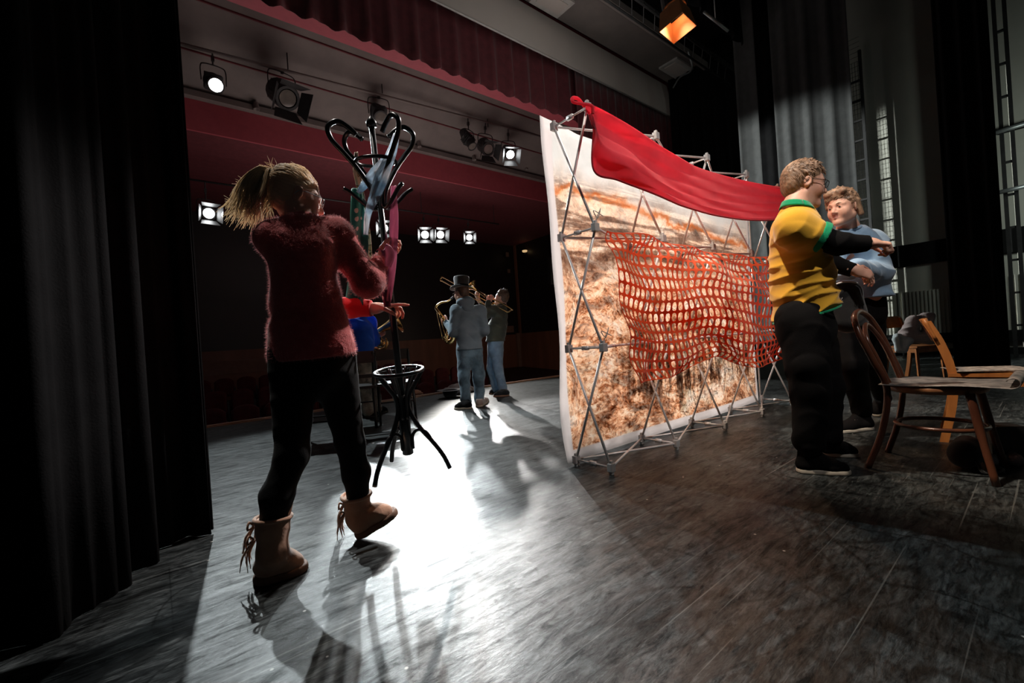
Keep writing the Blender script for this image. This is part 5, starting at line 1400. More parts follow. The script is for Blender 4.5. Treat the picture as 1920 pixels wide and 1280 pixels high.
        bt = blob('boot', pr, MT['boot'], t, 0.006, folds(0.003, (20, 14, 50), (-30, 25, 40), 2), cuts=[(heel+u*0.018, -u), (shaft_top, sdir)])
        blob('sole', [('o', heel+d*0.050+u*0.012, heel+d*ln*0.6+u*0.012, 0.050, 0.050, s2, 1.06, 0.02), ('o', heel+d*ln*0.6+u*0.012, toe-d*0.050+u*0.012, 0.050, 0.047, s2, 1.15, 0.02)], MT['boot_sole'], bt, 0.006, cuts=[(heel+u*0.030, u), (heel, -u)])
        # cuff rim, back seam, side bows and fringe
        x1 = sdir.cross(Vector((0, 0, 1)) if abs(sdir.z) < 0.9 else d).normalized(); x2 = sdir.cross(x1)
        MB().tube([shaft_top+x1*0.064*math.cos(a)+x2*0.064*math.sin(a) for a in [2*PI*k/24 for k in range(24)]], 0.008, 6, closed=True).build('cuff_rim', MT['boot'], bt, True)
        MB().tube([shaft_top+(s2*outer*0.5+d*0.87).normalized()*0.066, ank+(s2*outer*0.5+d*0.87).normalized()*0.058], 0.003, 5).build('side_seam', MT['boot_sole'], bt, True)
        rn = random.Random(4)
        bd_ = (-d*0.85+s2*outer*0.45).normalized(); acr = sdir.cross(bd_)
        for k, h in enumerate((0.82, 0.42)):
            c = ank.lerp(shaft_top, h)+bd_*0.066
            for sgn in (-1, 1):
                MB().tube(spline([c, c+acr*sgn*0.030+sdir*0.022+bd_*0.008, c+acr*sgn*0.040-sdir*0.002+bd_*0.008, c+acr*sgn*0.004], 4), 0.0045, 5).build('bow', MT['boot'], bt, True)
            mb = MB()
            for j in range(7):
                a0 = c+acr*rn.uniform(-0.01, 0.01)
                e = a0+sdir*-1*rn.uniform(0.07, 0.13)+bd_*rn.uniform(0.005, 0.04)+acr*rn.uniform(-0.035, 0.035)
                mb.tube(spline([a0, a0.lerp(e, 0.5)+bd_*0.014, e], 3), [0.004]*5+[0.0015]*2, 4)
            mb.build('fringe', MT['boot'], bt, True)
        return bt
    boot(G(474, 1096), G(580, 1062), anL, at(512, 970, 1.695), (0, 0, 1), -1)
    hR_, tR_ = G(668, 1012)+Vector((0, 0, 0.004)), at(748, 958, 2.10)
    boot(hR_, tR_, at(672, 968, 2.04), at(668, 928, 2.03), (0, 0, 1), -1)
    # hair: scalp cap combed to the knot, ponytail swinging to the left
    kc = at(517, 336, 1.84)
    dens = 0.007
    pr = [('e', P(0, -0.018, 0.040), R, (0.080, 0.100, 0.090), 0.02), ('e', P(0, -0.05, -0.01), R, (0.068, 0.056, 0.062), 0.02),
          ('-e', P(0, 0.088, -0.030), R, (0.082, 0.080, 0.075), 0.01), ('-e', P(0.078, 0.024, -0.030), R, (0.040, 0.050, 0.052), 0.006), ('-e', P(-0.078, 0.024, -0.030), R, (0.040, 0.050, 0.052), 0.006),
          ('c', kc, P(0, -0.06, 0.07), 0.028, 0.05, 0.03)]
    def comb(X):
        q = X-V(kc); a = np.arctan2(q@V(R[0]), q@V(R[2]))
        return 0.0022*np.sin(a*46)+0.001*np.sin(a*113)
    sc_ = blob('hair', pr, MT['hair_blonde'], t, 0.005, comb)
    rn = random.Random(9)
    mb = MB()
    path = [kc, at(498, 322, 1.82), at(482, 350, 1.81), at(468, 386, 1.80), at(458, 414, 1.80)]
    for k in range(520):
        q = rn.random(); oa = rn.uniform(0, 2*PI); orr = math.sqrt(rn.random())
        off = lambda w: CR*math.cos(oa)*orr*w+CU*math.sin(oa)*orr*w*0.55+CF*math.sin(oa*1.7)*orr*w*0.8
        along = rn.uniform(0.75, 1.08)
        e = rn.uniform(-1, 1)
        ppx = [kc+off(0.014), path[1]+off(0.026)+CU*0.012*rn.random(), path[2]+off(0.052), path[3]+off(0.056)+CR*(0.02*e), path[4]+off(0.062)+CR*(0.045*e)+CU*rn.uniform(-0.02, 0.03)]
        S = spline(ppx, 4); S = S[:int(len(S)*along)] if along < 1 else S
        w = rn.uniform(0.0014, 0.0030)
        mb.tube(S, [w*(1-0.75*i/(len(S)-1)) for i in range(len(S))], 4, cap=False)
    for k in range(46):                       # flyaway hairs
        p0 = kc+CR*rn.uniform(-0.03, 0.10)+CU*rn.uniform(-0.01, 0.05)
        d = (CR*rn.uniform(-1.0, 0.2)+CU*rn.uniform(0.1, 1)).normalized()
        l_ = rn.uniform(0.03, 0.07)
        mb.tube(spline([p0, p0+d*l_*0.5, p0+d*l_+CR*rn.uniform(-.02, .02)], 3), [0.0012, 0.001, 0.0009, 0.0007, 0.0005, 0.0004, 0.0003], 3, cap=False)
    for k in range(30):
        p0 = path[2+k % 2]+CR*rn.uniform(-0.05, 0.0); d = (CR*-1+CU*rn.uniform(-.4, .8)).normalized(); l_ = rn.uniform(0.03, 0.08)
        mb.tube([p0, p0+d*l_*0.5+CU*0.004, p0+d*l_], [0.001, 0.0007, 0.0003], 3, cap=False)
    mb.build('ponytail', MT['hair_blonde'], sc_, True)
    vs_, fs_ = [], []
    # strands combed along the scalp to the knot and wisps at the nape
    mb = MB()
    for k in range(240):
        a = rn.uniform(-PI, PI); z = rn.uniform(0.0, 1.0)
        if z < 0.5 and abs(a) < 0.8: continue
        q = math.sqrt(1-z*z)
        d = R[0]*math.sin(a)*q*0.082+R[1]*math.cos(a)*q*0.102+R[2]*z*0.092
        c = P(0, -0.018, 0.040); p0 = c+d; mid = c+(d*0.5+(kc-c)*0.5).normalized()*0.097
        mb.tube(spline([p0, mid, kc], 4), [0.0018]*8+[0.001], 3, cap=False)
    for k in range(50):
        p0 = P(rn.uniform(-0.05, 0.05), -0.08, rn.uniform(-0.05, -0.01)); e = p0+CR*rn.uniform(-0.06, 0.0)+CU*rn.uniform(-0.09, -0.03)
        mb.tube(spline([p0, p0.lerp(e, 0.5)+CR*-0.01, e], 3), [0.0012]*4+[0.0006]*3, 3, cap=False)
    mb.build('hair_strands', MT['hair_blonde'], sc_, True)
    MB().tube([kc+CR*0.004+R[2]*0.024*math.cos(a)+R[0]*0.024*math.sin(a) for a in [2*PI*k/16 for k in range(16)]], 0.006, 6, closed=True).build('hair_tie', MT['rubber'], sc_, True)
    return t
woman()

# ---- man in the yellow shirt ---------------------------------------------------
def yellow_man():
    t = thing('person', 'man in a yellow shirt with green trim and glasses, arms stretched to the right', 'person', G(1530, 875))
    gf = c2w(0.985, -0.16, 0).normalized(); sd = Vector((gf.y, -gf.x, 0))     # to his right: towards the viewer
    pel, che, nk, hc = at(1508, 590, 2.55), at(1492, 455, 2.55), at(1492, 388, 2.55), at(1507, 348, 2.55)
    shR, elR, wrR = at(1490, 428, 2.38), at(1572, 457, 2.32), at(1630, 456, 2.29)
    shL, elL, wrL = at(1500, 428, 2.72), at(1552, 492, 2.70), at(1602, 507, 2.60)
    hipR, knR, anR = at(1498, 600, 2.48), at(1520, 730, 2.46), at(1516, 850, 2.50)
    hipL, knL, anL = at(1522, 600, 2.64), at(1550, 725, 2.66), at(1556, 828, 2.68)
    hf = (c2w(0.965, -0.24, 0)+Vector((0, 0, -0.20))).normalized()
    hpr, P, R = head_prims(hc, hf, (0, 0, 1), 1.06, nk+Vector((0, 0, -0.02)))
    body = hpr+[('o', pel, che, 0.10, 0.11, sd, 1.35, 0.04), ('c', nk, che, 0.065, 0.08, 0.04)]
    body += limb(shL, elL, wrL, 0.04, 0.034, 0.027)+limb(shR, elR, wrR, 0.04, 0.034, 0.027)
    body += limb(hipL, knL, anL, 0.07, 0.048, 0.036)+limb(hipR, knR, anR, 0.07, 0.048, 0.036)
    body += [('c', che, shL, 0.07, 0.05, 0.03), ('c', che, shR, 0.07, 0.05, 0.03)]
    hR = hand_prims(wrR, CR-CF*0.1-CU*0.1, -CU+CF*0.2, CF*1.0, 1.35, 1.02)
    hL = hand_prims(wrL, CR*0.9-CU*0.3-CF*0.2, CF+CU*-0.6, CU, 1.3, 1.02)
    lf = lip_fn(P, R, 1.06)
    merge_parts('body', [field(body+hR+hL, 0.0055)], MT['skin'], t, [MT['skin'], MT['lips']], lf)
    face_bits(t, P, R, 1.06, True, MT['hair_brown'])
    glasses(t, P, R, 1.06)
    hair_cap('hair', t, P, R, 1.06, MT['hair_light'], 5, 170, 0.030, 0.060, 0.010, (0.1, 1.0, 0.35), vox=0.0045, dens=0.010)
    # shirt
    hem = at(1510, 588, 2.55)
    sh = [('o', at(1510, 578, 2.56), at(1502, 520, 2.56), 0.152, 0.145, sd, 1.22, 0.06), ('o', at(1502, 525, 2.56), at(1492, 450, 2.55), 0.145, 0.132, sd, 1.30, 0.06),
          ('o', at(1514, 615, 2.56), at(1508, 570, 2.56), 0.152, 0.150, sd, 1.20, 0.05),
          ('c', at(1490, 425, 2.55), shR, 0.105, 0.085, 0.06), ('c', at(1494, 425, 2.55), shL, 0.105, 0.085, 0.06), ('c', che, nk+Vector((0, 0, -0.03)), 0.10, 0.072, 0.04),
          ('c', shR, at(1519, 439, 2.36), 0.088, 0.082, 0.08), ('c', shL, at(1514, 447, 2.715), 0.085, 0.078, 0.08)]
    f1 = folds(0.012, (9, 6, 24), (-22, 12, 44), 2)
    def dsp(X):
        z = X[:, 2]; xx = X[:, 0]*gf.x+X[:, 1]*gf.y
        low = np.clip((1.45-z)/0.35, 0, 1)
        q = z*70-xx*34+2.2*np.sin(xx*13+z*14)
        drape = 0.0065*low*((1-np.abs(np.sin(q/2)))**1.5*2-0.7)
        return f1(X)*0.8-drape
    slc = at(1537, 445, 2.35); sdir = (elR-shR).normalized()
    sho = blob('yellow_shirt', sh, MT['yellow'], t, 0.0065, dsp, cuts=[(hem, gf*0.26+Vector((0, 0, -1)))])
    # green trims
    tube_c = [at(1541, 446, 2.40)+sdir*0.0]
    blob('green_cuff', [('c', slc-sdir*0.018, slc+sdir*0.020, 0.0845, 0.0825, 0.01)], MT['green'], sho, 0.005, folds(0.002, (20, 9, 30), (-30, 30, 20), 1), cuts=[(slc+sdir*0.020, sdir), (slc-sdir*0.014, -sdir)])
    sl2 = at(1528, 460, 2.71); sd2 = (elL-shL).normalized()
    blob('green_cuff', [('c', sl2-sd2*0.018, sl2+sd2*0.018, 0.083, 0.080, 0.01)], MT['green'], sho, 0.006, cuts=[(sl2+sd2*0.02, sd2), (sl2-sd2*0.014, -sd2)])
    c0 = nk+Vector((0, 0, 0.006))
    pc = [c0+sd*0.080*math.cos(a)+gf*(0.074*math.sin(a)+0.004)+Vector((0, 0, -0.022*math.sin(a))) for a in [2*PI*k/30 for k in range(30)]]
    def colf(u, v):
        k = int(round(u*30)) % 30; p = pc[k]; r_ = (p-c0); r_.z = 0; r_.normalize()
        return p+r_*(0.016*v-0.006)-Vector((0, 0, 0.034*v))+Vector((0, 0, 0.012))
    grid_mesh('collar', colf, 31, 5, MT['green'], sho, thick=0.006)
    def hemf(u, v):
        a = u*2*PI; w = 0.162
        return hem+Vector((0, 0, 0.003-0.014*v+0.26*w*math.sin(a)))+sd*w*1.21*math.cos(a)+gf*w*math.sin(a)
    grid_mesh('hem_trim', hemf, 49, 3, MT['green'], sho, thick=0.004)
    # black long sleeves worn underneath
    us = [('c', shR, elR, 0.070, 0.056, 0.04), ('c', elR, wrR+(elR-wrR)*0.05, 0.056, 0.042, 0.03)]
    blob('black_undersleeve', us, MT['black_cloth'], t, 0.0065, folds(0.004, (26, 12, 20), (-30, 18, 40), 1), cuts=[(wrR-(wrR-elR)*0.03, wrR-elR)])
    us = [('c', shL, elL, 0.066, 0.054, 0.04), ('c', elL, wrL, 0.054, 0.042, 0.03)]
    blob('black_undersleeve', us, MT['black_cloth'], t, 0.0065, folds(0.004, (26, 12, 20), (-30, 18, 40), 2), cuts=[(wrL-(wrL-elL)*0.03, wrL-elL)])
    # baggy black trousers
    tr = [('o', at(1508, 588, 2.55), at(1510, 620, 2.55), 0.135, 0.150, sd, 1.18, 0.06),
          ('c', hipR+Vector((0, 0, 0)), at(1514, 680, 2.46), 0.122, 0.108, 0.06), ('c', at(1514, 680, 2.46), knR, 0.108, 0.094, 0.05), ('c', knR, at(1518, 828, 2.49), 0.094, 0.082, 0.05),
          ('c', hipL, knL, 0.110, 0.088, 0.06), ('c', knL, at(1552, 815, 2.68), 0.088, 0.074, 0.05)]
    ft = folds(0.009, (9, 5, 9), (-14, 17, 13), 4)
    blob('black_trousers', tr, MT['black_cloth'], t, 0.008, ft)
    shoe(t, G(1494, 884), G(1597, 889), anR, m=MT['black_cloth'], sole=MT['sole_white'], s=1.08)
    shoe(t, G(1535, 852), G(1613, 856), anL, m=MT['black_cloth'], sole=MT['sole_white'], s=1.08)
    return t
yellow_man()

# ---- man in the light blue sweater ----------------------------------------------
def blue_man():
    t = thing('person', 'fair-haired man in a light blue sweater stepping forward, facing left', 'person', G(1620, 800))
    gf = c2w(-0.87, -0.50, 0).normalized(); sd = Vector((gf.y, -gf.x, 0))   # his right: towards the left of the picture
    pel, che, nk, hc = at(1612, 560, 3.30), at(1604, 478, 3.22), at(1590, 428, 3.16), at(1580, 391, 3.08)
    shR, elR, wrR = at(1572, 455, 3.12), at(1556, 505, 2.98), at(1592, 512, 2.88)
    shL, elL, wrL = at(1634, 452, 3.26), at(1646, 515, 3.15), at(1605, 498, 2.92)
    hipR, knR, anR = at(1602, 570, 3.30), at(1598, 680, 3.25), at(1616, 775, 3.40)
    hipL, knL, anL = at(1628, 570, 3.38), at(1634, 675, 3.50), at(1655, 745, 3.80)
    hf = (c2w(-0.93, -0.38, 0)+Vector((0, 0, -0.05))).normalized()
    hpr, P, R = head_prims(hc, hf, Vector((0, 0, 1))+CR*-0.06, 1.02, nk)
    body = hpr+[('o', pel, che, 0.10, 0.11, sd, 1.35, 0.04), ('c', nk, che, 0.06, 0.08, 0.04)]
    body += limb(shL, elL, wrL, 0.04, 0.034, 0.027)+limb(shR, elR, wrR, 0.04, 0.034, 0.027)
    body += limb(hipL, knL, anL, 0.07, 0.048, 0.036)+limb(hipR, knR, anR, 0.07, 0.048, 0.036)
    body += [('c', che, shL, 0.07, 0.05, 0.03), ('c', che, shR, 0.07, 0.05, 0.03)]
    hR = hand_prims(wrR, CR*0.6-CF*0.6-CU*0.2, CF*0.4-CU, CU+CF*-0.2, 0.7, 1.0)
    hL = hand_prims(wrL, CR*-0.5-CF*0.5-CU*0.1, -CU*0.6+CF*0.4, CU, 0.8, 1.0)
    merge_parts('body', [field(body+hR+hL, 0.0055)], MT['skin'], t, [MT['skin'], MT['lips']], lip_fn(P, R, 1.02))
    face_bits(t, P, R, 1.02, True, MT['hair_light'])
    def ext(P):
        return [('c', P(0.078, -0.02, 0.03), P(0.088, -0.045, -0.06), 0.024, 0.020, 0.02), ('c', P(-0.076, -0.02, 0.03), P(-0.084, -0.04, -0.06), 0.022, 0.018, 0.02),
                ('c', P(-0.05, 0.06, 0.105), P(0.05, 0.055, 0.11), 0.022, 0.024, 0.02), ('c', P(0.05, 0.055, 0.105), P(0.085, 0.0, 0.03), 0.024, 0.022, 0.02)]
    hair_cap('hair', t, P, R, 1.02, MT['hair_light'], 8, 190, 0.040, 0.048, 0.014, (0.5, 0.3, 0.1), vox=0.005, ext=ext, dens=0.012)
    hem = at(1615, 560, 3.28)
    sw = [('o', at(1614, 558, 3.30), at(1608, 505, 3.26), 0.150, 0.140, sd, 1.25, 0.06), ('o', at(1608, 508, 3.26), at(1602, 468, 3.22), 0.140, 0.125, sd, 1.32, 0.06),
          ('c', at(1600, 452, 3.20), shR, 0.10, 0.082, 0.05), ('c', at(1602, 452, 3.20), shL, 0.10, 0.085, 0.05), ('c', che, nk+Vector((0, 0, -0.02)), 0.09, 0.066, 0.03),
          ('c', shL, elL, 0.086, 0.076, 0.04), ('c', elL, wrL, 0.074, 0.055, 0.03), ('c', shR, elR, 0.082, 0.070, 0.04), ('c', elR, wrR, 0.068, 0.050, 0.03),
          ('o', at(1617, 580, 3.30), at(1615, 556, 3.30), 0.142, 0.150, sd, 1.22, 0.04)]
    blob('blue_sweater', sw, MT['blue_sweater'], t, 0.0075, folds(0.011, (9, 5, 28), (-13, 15, 34), 7), cuts=[(hem, (0.0, 0.0, -1))])
    c0 = nk+Vector((0, 0, -0.008))
    MB().tube([c0+sd*0.070*math.cos(a)+gf*0.062*math.sin(a)+Vector((0, 0, -0.020*math.sin(a))) for a in [2*PI*k/28 for k in range(28)]], 0.012, 8, closed=True).build('neckline', MT['blue_sweater'], t, True)
    tr = [('o', at(1614, 565, 3.32), at(1616, 590, 3.33), 0.125, 0.130, sd, 1.2, 0.05), ('c', hipR, knR, 0.11, 0.085, 0.05), ('c', knR, at(1616, 770, 3.38), 0.085, 0.068, 0.04),
          ('c', hipL, knL, 0.11, 0.085, 0.05), ('c', knL, anL, 0.085, 0.064, 0.04)]
    blob('black_trousers', tr, MT['black_cloth'], t, 0.009, folds(0.007, (9, 5, 9), (-14, 17, 13), 4))
    shoe(t, G(1634, 804), G(1566, 812), anR, m=MT['black_cloth'], sole=MT['sole_white'], s=1.08, laces=MT['beige_cloth'])
    b0 = at(1662, 756, 3.80); b1 = G(1640, 782)
    shoe(t, b0, b1, anL, up=Vector((-0.4, 0, 1)), m=MT['black_cloth'], sole=MT['sole_white'], s=1.05)
    # black pouch hanging from his shoulder
    return t
blue_man()
pb = at(1586, 572, 2.98)
bag = thing('shoulder_bag', 'black bag with a small white print held between the two men', 'bag', pb)
blob('bag_body', [('o', at(1584, 548, 2.98), at(1590, 600, 3.0), 0.075, 0.085, CR, 1.5, 0.04)], MT['bag'], bag, 0.008, folds(0.006, (12, 6, 20), (-18, 20, 14), 3))
MB().tube(spline([at(1560, 538, 2.92), at(1572, 531, 2.90), at(1592, 528, 2.90), at(1608, 531, 2.95)], 5), 0.006, 6).build('zip', MT['white_plastic'], bag, True)
mb = MB()
pf = at(1577, 562, 2.865)
mb.tube([pf+CR*-0.008+CU*0.015, pf+CR*0.0-CU*0.004, pf+CR*0.008+CU*0.015], 0.0015, 4)
mb.tube([pf+CR*-0.01-CU*0.006, pf+CR*0.011-CU*0.006], 0.0015, 4); mb.tube([pf+CR*-0.007-CU*0.014, pf+CR*0.008-CU*0.014], 0.0015, 4)
mb.build('print', MT['white_plastic'], bag)

# ---- saxophonist ----------------------------------------------------------------
def sax_man():
    t = thing('person', 'saxophonist seen from behind in a slate hooded jacket, jeans and dark hat', 'person', G(885, 765))
    gf = c2w(-0.55, 0.83, 0).normalized(); sd = Vector((gf.y, -gf.x, 0))
    pel, che, nk, hc = at(879, 648, 6.0), at(877, 595, 6.0), at(872, 567, 6.0), at(865, 550, 6.02)
    shL, elL, wrL = at(856, 583, 5.95), at(850, 622, 5.92), at(838, 606, 6.18)
    shR, elR, wrR = at(900, 584, 6.05), at(909, 620, 5.98), at(885, 636, 6.2)
    hipL, knL, anL = at(870, 655, 5.98), at(870, 705, 5.94), at(874, 752, 5.98)
    hipR, knR, anR = at(890, 655, 6.05), at(898, 705, 6.02), at(899, 750, 6.12)
    hf = (c2w(-0.80, 0.6, 0)+Vector((0, 0, -0.05))).normalized()
    hpr, P, R = head_prims(hc, hf, (0, 0, 1), 1.04, nk)
    body = hpr+[('o', pel, che, 0.10, 0.11, sd, 1.35, 0.04), ('c', nk, che, 0.06, 0.08, 0.04)]
    body += limb(shL, elL, wrL, 0.04, 0.034, 0.027)+limb(shR, elR, wrR, 0.04, 0.034, 0.027)
    body += limb(hipL, knL, anL, 0.07, 0.048, 0.036)+limb(hipR, knR, anR, 0.07, 0.048, 0.036)
    hL = hand_prims(wrL, CR*-0.4+CU*0.3+CF*0.2, CR*0.6+CF*0.6, CU, 0.8, 1.05)
    hR = hand_prims(wrR, CR*-0.8+CF*0.3, CF, CU, 0.8, 1.05)
    merge_parts('body', [field(body+hL+hR, 0.0075)], MT['skin'], t)
    hair_cap('hair', t, P, R, 1.04, MT['hair_brown'], 3, 40, 0.02, 0.06, 0.0, vox=0.008)
    glasses(t, P, R, 1.04)
    # top hat
    r, f_, u = R; hu = (u+r*0.12).normalized(); b = P(0, -0.015, 0.075)
    ht = MB().add(*lathe([(0, 0.100), (0.05, 0.100), (0.13, 0.108), (0.148, 0.104), (0.150, 0.0)], b, hu, 26)).build('top_hat', MT['felt'], t, True)
    def brim(u_, v):
        a = u_*2*PI; rr = 0.095+0.055*v
        return b+(r*math.cos(a)*rr+f_*math.sin(a)*rr*1.15)+hu*(0.035*abs(math.cos(a))**2*v-0.012*v)
    grid_mesh('brim', brim, 40, 5, MT['felt'], ht, thick=0.005, closed_u=False)
    MB().add(*lathe([(0.004, 0.1015), (0.032, 0.1025), (0.032, 0.1005)], b, hu, 26)).build('hat_band', MT['black_cloth'], ht, True)
    hem = at(880, 655, 6.0)
    jk = [('o', at(880, 650, 6.0), at(879, 620, 6.0), 0.142, 0.138, sd, 1.25, 0.05), ('o', at(879, 622, 6.0), at(877, 595, 6.0), 0.138, 0.128, sd, 1.35, 0.06),
          ('c', at(877, 588, 6.0), shL, 0.105, 0.086, 0.05), ('c', at(877, 588, 6.0), shR, 0.105, 0.086, 0.05), ('c', che, nk, 0.10, 0.072, 0.04),
          ('c', shL, elL, 0.084, 0.066, 0.04), ('c', elL, wrL, 0.066, 0.05, 0.03), ('c', shR, elR, 0.084, 0.068, 0.04), ('c', elR, wrR, 0.068, 0.05, 0.03),
          ('o', at(881, 668, 6.0), at(880, 648, 6.0), 0.135, 0.142, sd, 1.22, 0.04)]
    j = blob('hooded_jacket', jk, MT['hoodie'], t, 0.009, folds(0.009, (9, 5, 26), (-13, 15, 30), 2), cuts=[(hem, (0, 0, -1))])
    blob('hood', [('o', nk-gf*0.045+Vector((0, 0, 0.01)), nk-gf*0.095-Vector((0, 0, 0.10)), 0.070, 0.045, sd, 1.7, 0.04), ('c', nk+sd*0.08, nk-sd*0.08, 0.05, 0.05, 0.04)], MT['hoodie'], j, 0.009, folds(0.006, (20, 12, 30), (-20, 24, 26), 5))
    tr = [('o', at(880, 648, 6.0), at(881, 665, 6.0), 0.125, 0.135, sd, 1.25, 0.05), ('c', hipL, knL, 0.105, 0.080, 0.05), ('c', knL, anL, 0.080, 0.070, 0.04), ('c', hipR, knR, 0.105, 0.080, 0.05), ('c', knR, anR, 0.080, 0.070, 0.04)]
    blob('jeans', tr, MT['denim'], t, 0.009, folds(0.009, (10, 6, 18), (-14, 17, 33), 4))
    shoe(t, G(884, 766), G(852, 767), anL, m=MT['black_cloth'], sole=MT['sole_white'], s=1.15)
    shoe(t, G(898, 763), G(912, 752), anR, m=MT['beige_cloth'], sole=MT['sole_white'], s=1.15)
sax_man()
def saxophone():
    D = 6.2; t = thing('saxophone', 'brass tenor saxophone held by the man in the dark hat', 'saxophone', at(838, 600, D))
    m = MT['brass']
    neck = spline([at(846, 560, D), at(838, 565, D), at(828, 567, D), at(820, 572, D), at(817, 578, D)], 5)
    MB().tube(neck, [0.011+0.006*i/(len(neck)-1) for i in range(len(neck))], 8).build('neck', m, t, True)
    MB().tube([at(850, 556, D), at(845, 561, D)], [0.012, 0.016], 8).build('mouthpiece', MT['rubber'], t, True)
    bd = spline([at(817, 577, D), at(828, 592, D), at(838, 607, D), at(841, 622, D), at(836, 634, D), at(840, 641, D), at(847, 638, D), at(850, 628, D), at(852, 614, D-0.02)], 5)
    n = len(bd)
    MB().tube(bd, [0.018+0.024*(i/n)+(0.045*max(0, (i/n-0.8)/0.2)) for i in range(n)], 12, cap=False).build('body_tube', m, t, True)
    mb = MB()
    for i in range(4, int(n*0.62), 2):
        p = bd[i]-CF*0.03-CR*0.012
        mb.add(*lathe([(0, 0), (0, 0.016), (0.008, 0.016), (0.008, 0)], p, -CF, 10))
    mb.tube([bd[3]-CF*0.035, bd[int(n*0.6)]-CF*0.045], 0.004, 5); mb.tube([bd[3]-CF*0.03-CR*0.03, bd[int(n*0.55)]-CF*0.03-CR*0.045], 0.004, 5)
    mb.build('keys', m, t, True)
saxophone()

# ---- trombonist -----------------------------------------------------------------
def tromb_man():
    t = thing('person', 'trombonist in a dark olive sweater and light blue jeans, leaning back and facing left', 'person', G(935, 740))
    gf = c2w(-0.95, 0.30, 0).normalized(); sd = Vector((gf.y, -gf.x, 0))
    pel, che, nk, hc = at(929, 640, 7.05), at(936, 598, 7.05), at(942, 573, 7.05), at(940, 559, 7.05)
    shL, elL, wrL = at(926, 582, 6.95), at(912, 590, 6.85), at(916, 567, 6.95)
    shR, elR, wrR = at(934, 580, 7.2), at(908, 578, 7.25), at(897, 562, 7.2)
    hipL, knL, anL = at(930, 645, 7.0), at(934, 690, 6.98), at(944, 732, 7.0)
    hipR, knR, anR = at(926, 645, 7.15), at(922, 690, 7.15), at(930, 728, 7.2)
    hf = (c2w(-0.95, 0.30, 0)+Vector((0, 0, 0.25))).normalized()
    hpr, P, R = head_prims(hc, hf, (0, 0, 1), 1.04, nk)
    body = hpr+[('o', pel, che, 0.10, 0.11, sd, 1.35, 0.04), ('c', nk, che, 0.06, 0.08, 0.04)]
    body += limb(shL, elL, wrL, 0.04, 0.034, 0.027)+limb(shR, elR, wrR, 0.04, 0.034, 0.027)
    body += limb(hipL, knL, anL, 0.07, 0.048, 0.036)+limb(hipR, knR, anR, 0.07, 0.048, 0.036)
    hL = hand_prims(wrL, CU*0.6+CR*0.3, CR*0.3+CF, CR*-1, 0.9, 1.05)
    hR = hand_prims(wrR, CU*0.8-CR*0.4, CR*0.3+CF*0.2, CR, 0.7, 1.05)
    merge_parts('body', [field(body+hL+hR, 0.0075)], MT['skin'], t)
    hair_cap('hair', t, P, R, 1.04, MT['hair_brown'], 6, 160, 0.045, 0.055, 0.015, (0, -0.2, 0.5), vox=0.007)
    hem = at(929, 640, 7.05)
    jk = [('o', at(928, 645, 7.05), at(932, 615, 7.05), 0.150, 0.140, sd, 1.15, 0.05), ('o', at(932, 617, 7.05), at(937, 597, 7.05), 0.140, 0.125, sd, 1.25, 0.06),
          ('c', at(938, 588, 7.05), shL, 0.10, 0.084, 0.05), ('c', at(938, 588, 7.05), shR, 0.10, 0.084, 0.05), ('c', che, nk, 0.10, 0.072, 0.04),
          ('c', shL, elL, 0.082, 0.068, 0.04), ('c', elL, wrL, 0.064, 0.046, 0.03), ('c', shR, elR, 0.082, 0.066, 0.04), ('c', elR, elR.lerp(wrR, 0.5), 0.062, 0.05, 0.03)]
    blob('olive_sweater', jk, MT['olive'], t, 0.009, folds(0.010, (9, 5, 26), (-13, 15, 30), 2), cuts=[(hem, (0, 0, -1))])
    MB().tube([nk+Vector((0, 0, 0.0))+sd*0.068*math.cos(a)+gf*0.064*math.sin(a) for a in [2*PI*k/24 for k in range(24)]], 0.011, 6, closed=True).build('shirt_collar', MT['beige_cloth'], t, True)
    tr = [('o', at(929, 640, 7.05), at(929, 655, 7.05), 0.125, 0.132, sd, 1.15, 0.05), ('c', hipL, knL, 0.10, 0.078, 0.05), ('c', knL, anL, 0.078, 0.068, 0.04), ('c', hipR, knR, 0.10, 0.078, 0.05), ('c', knR, anR, 0.078, 0.066, 0.04)]
    blob('jeans', tr, MT['denim_light'], t, 0.009, folds(0.008, (10, 6, 18), (-14, 17, 33), 8))
    shoe(t, G(955, 742), G(925, 744), anL, m=MT['bag'], sole=MT['boot_sole'], s=1.15)
    shoe(t, G(938, 737), G(917, 739), anR, m=MT['bag'], sole=MT['boot_sole'], s=1.15)
tromb_man()
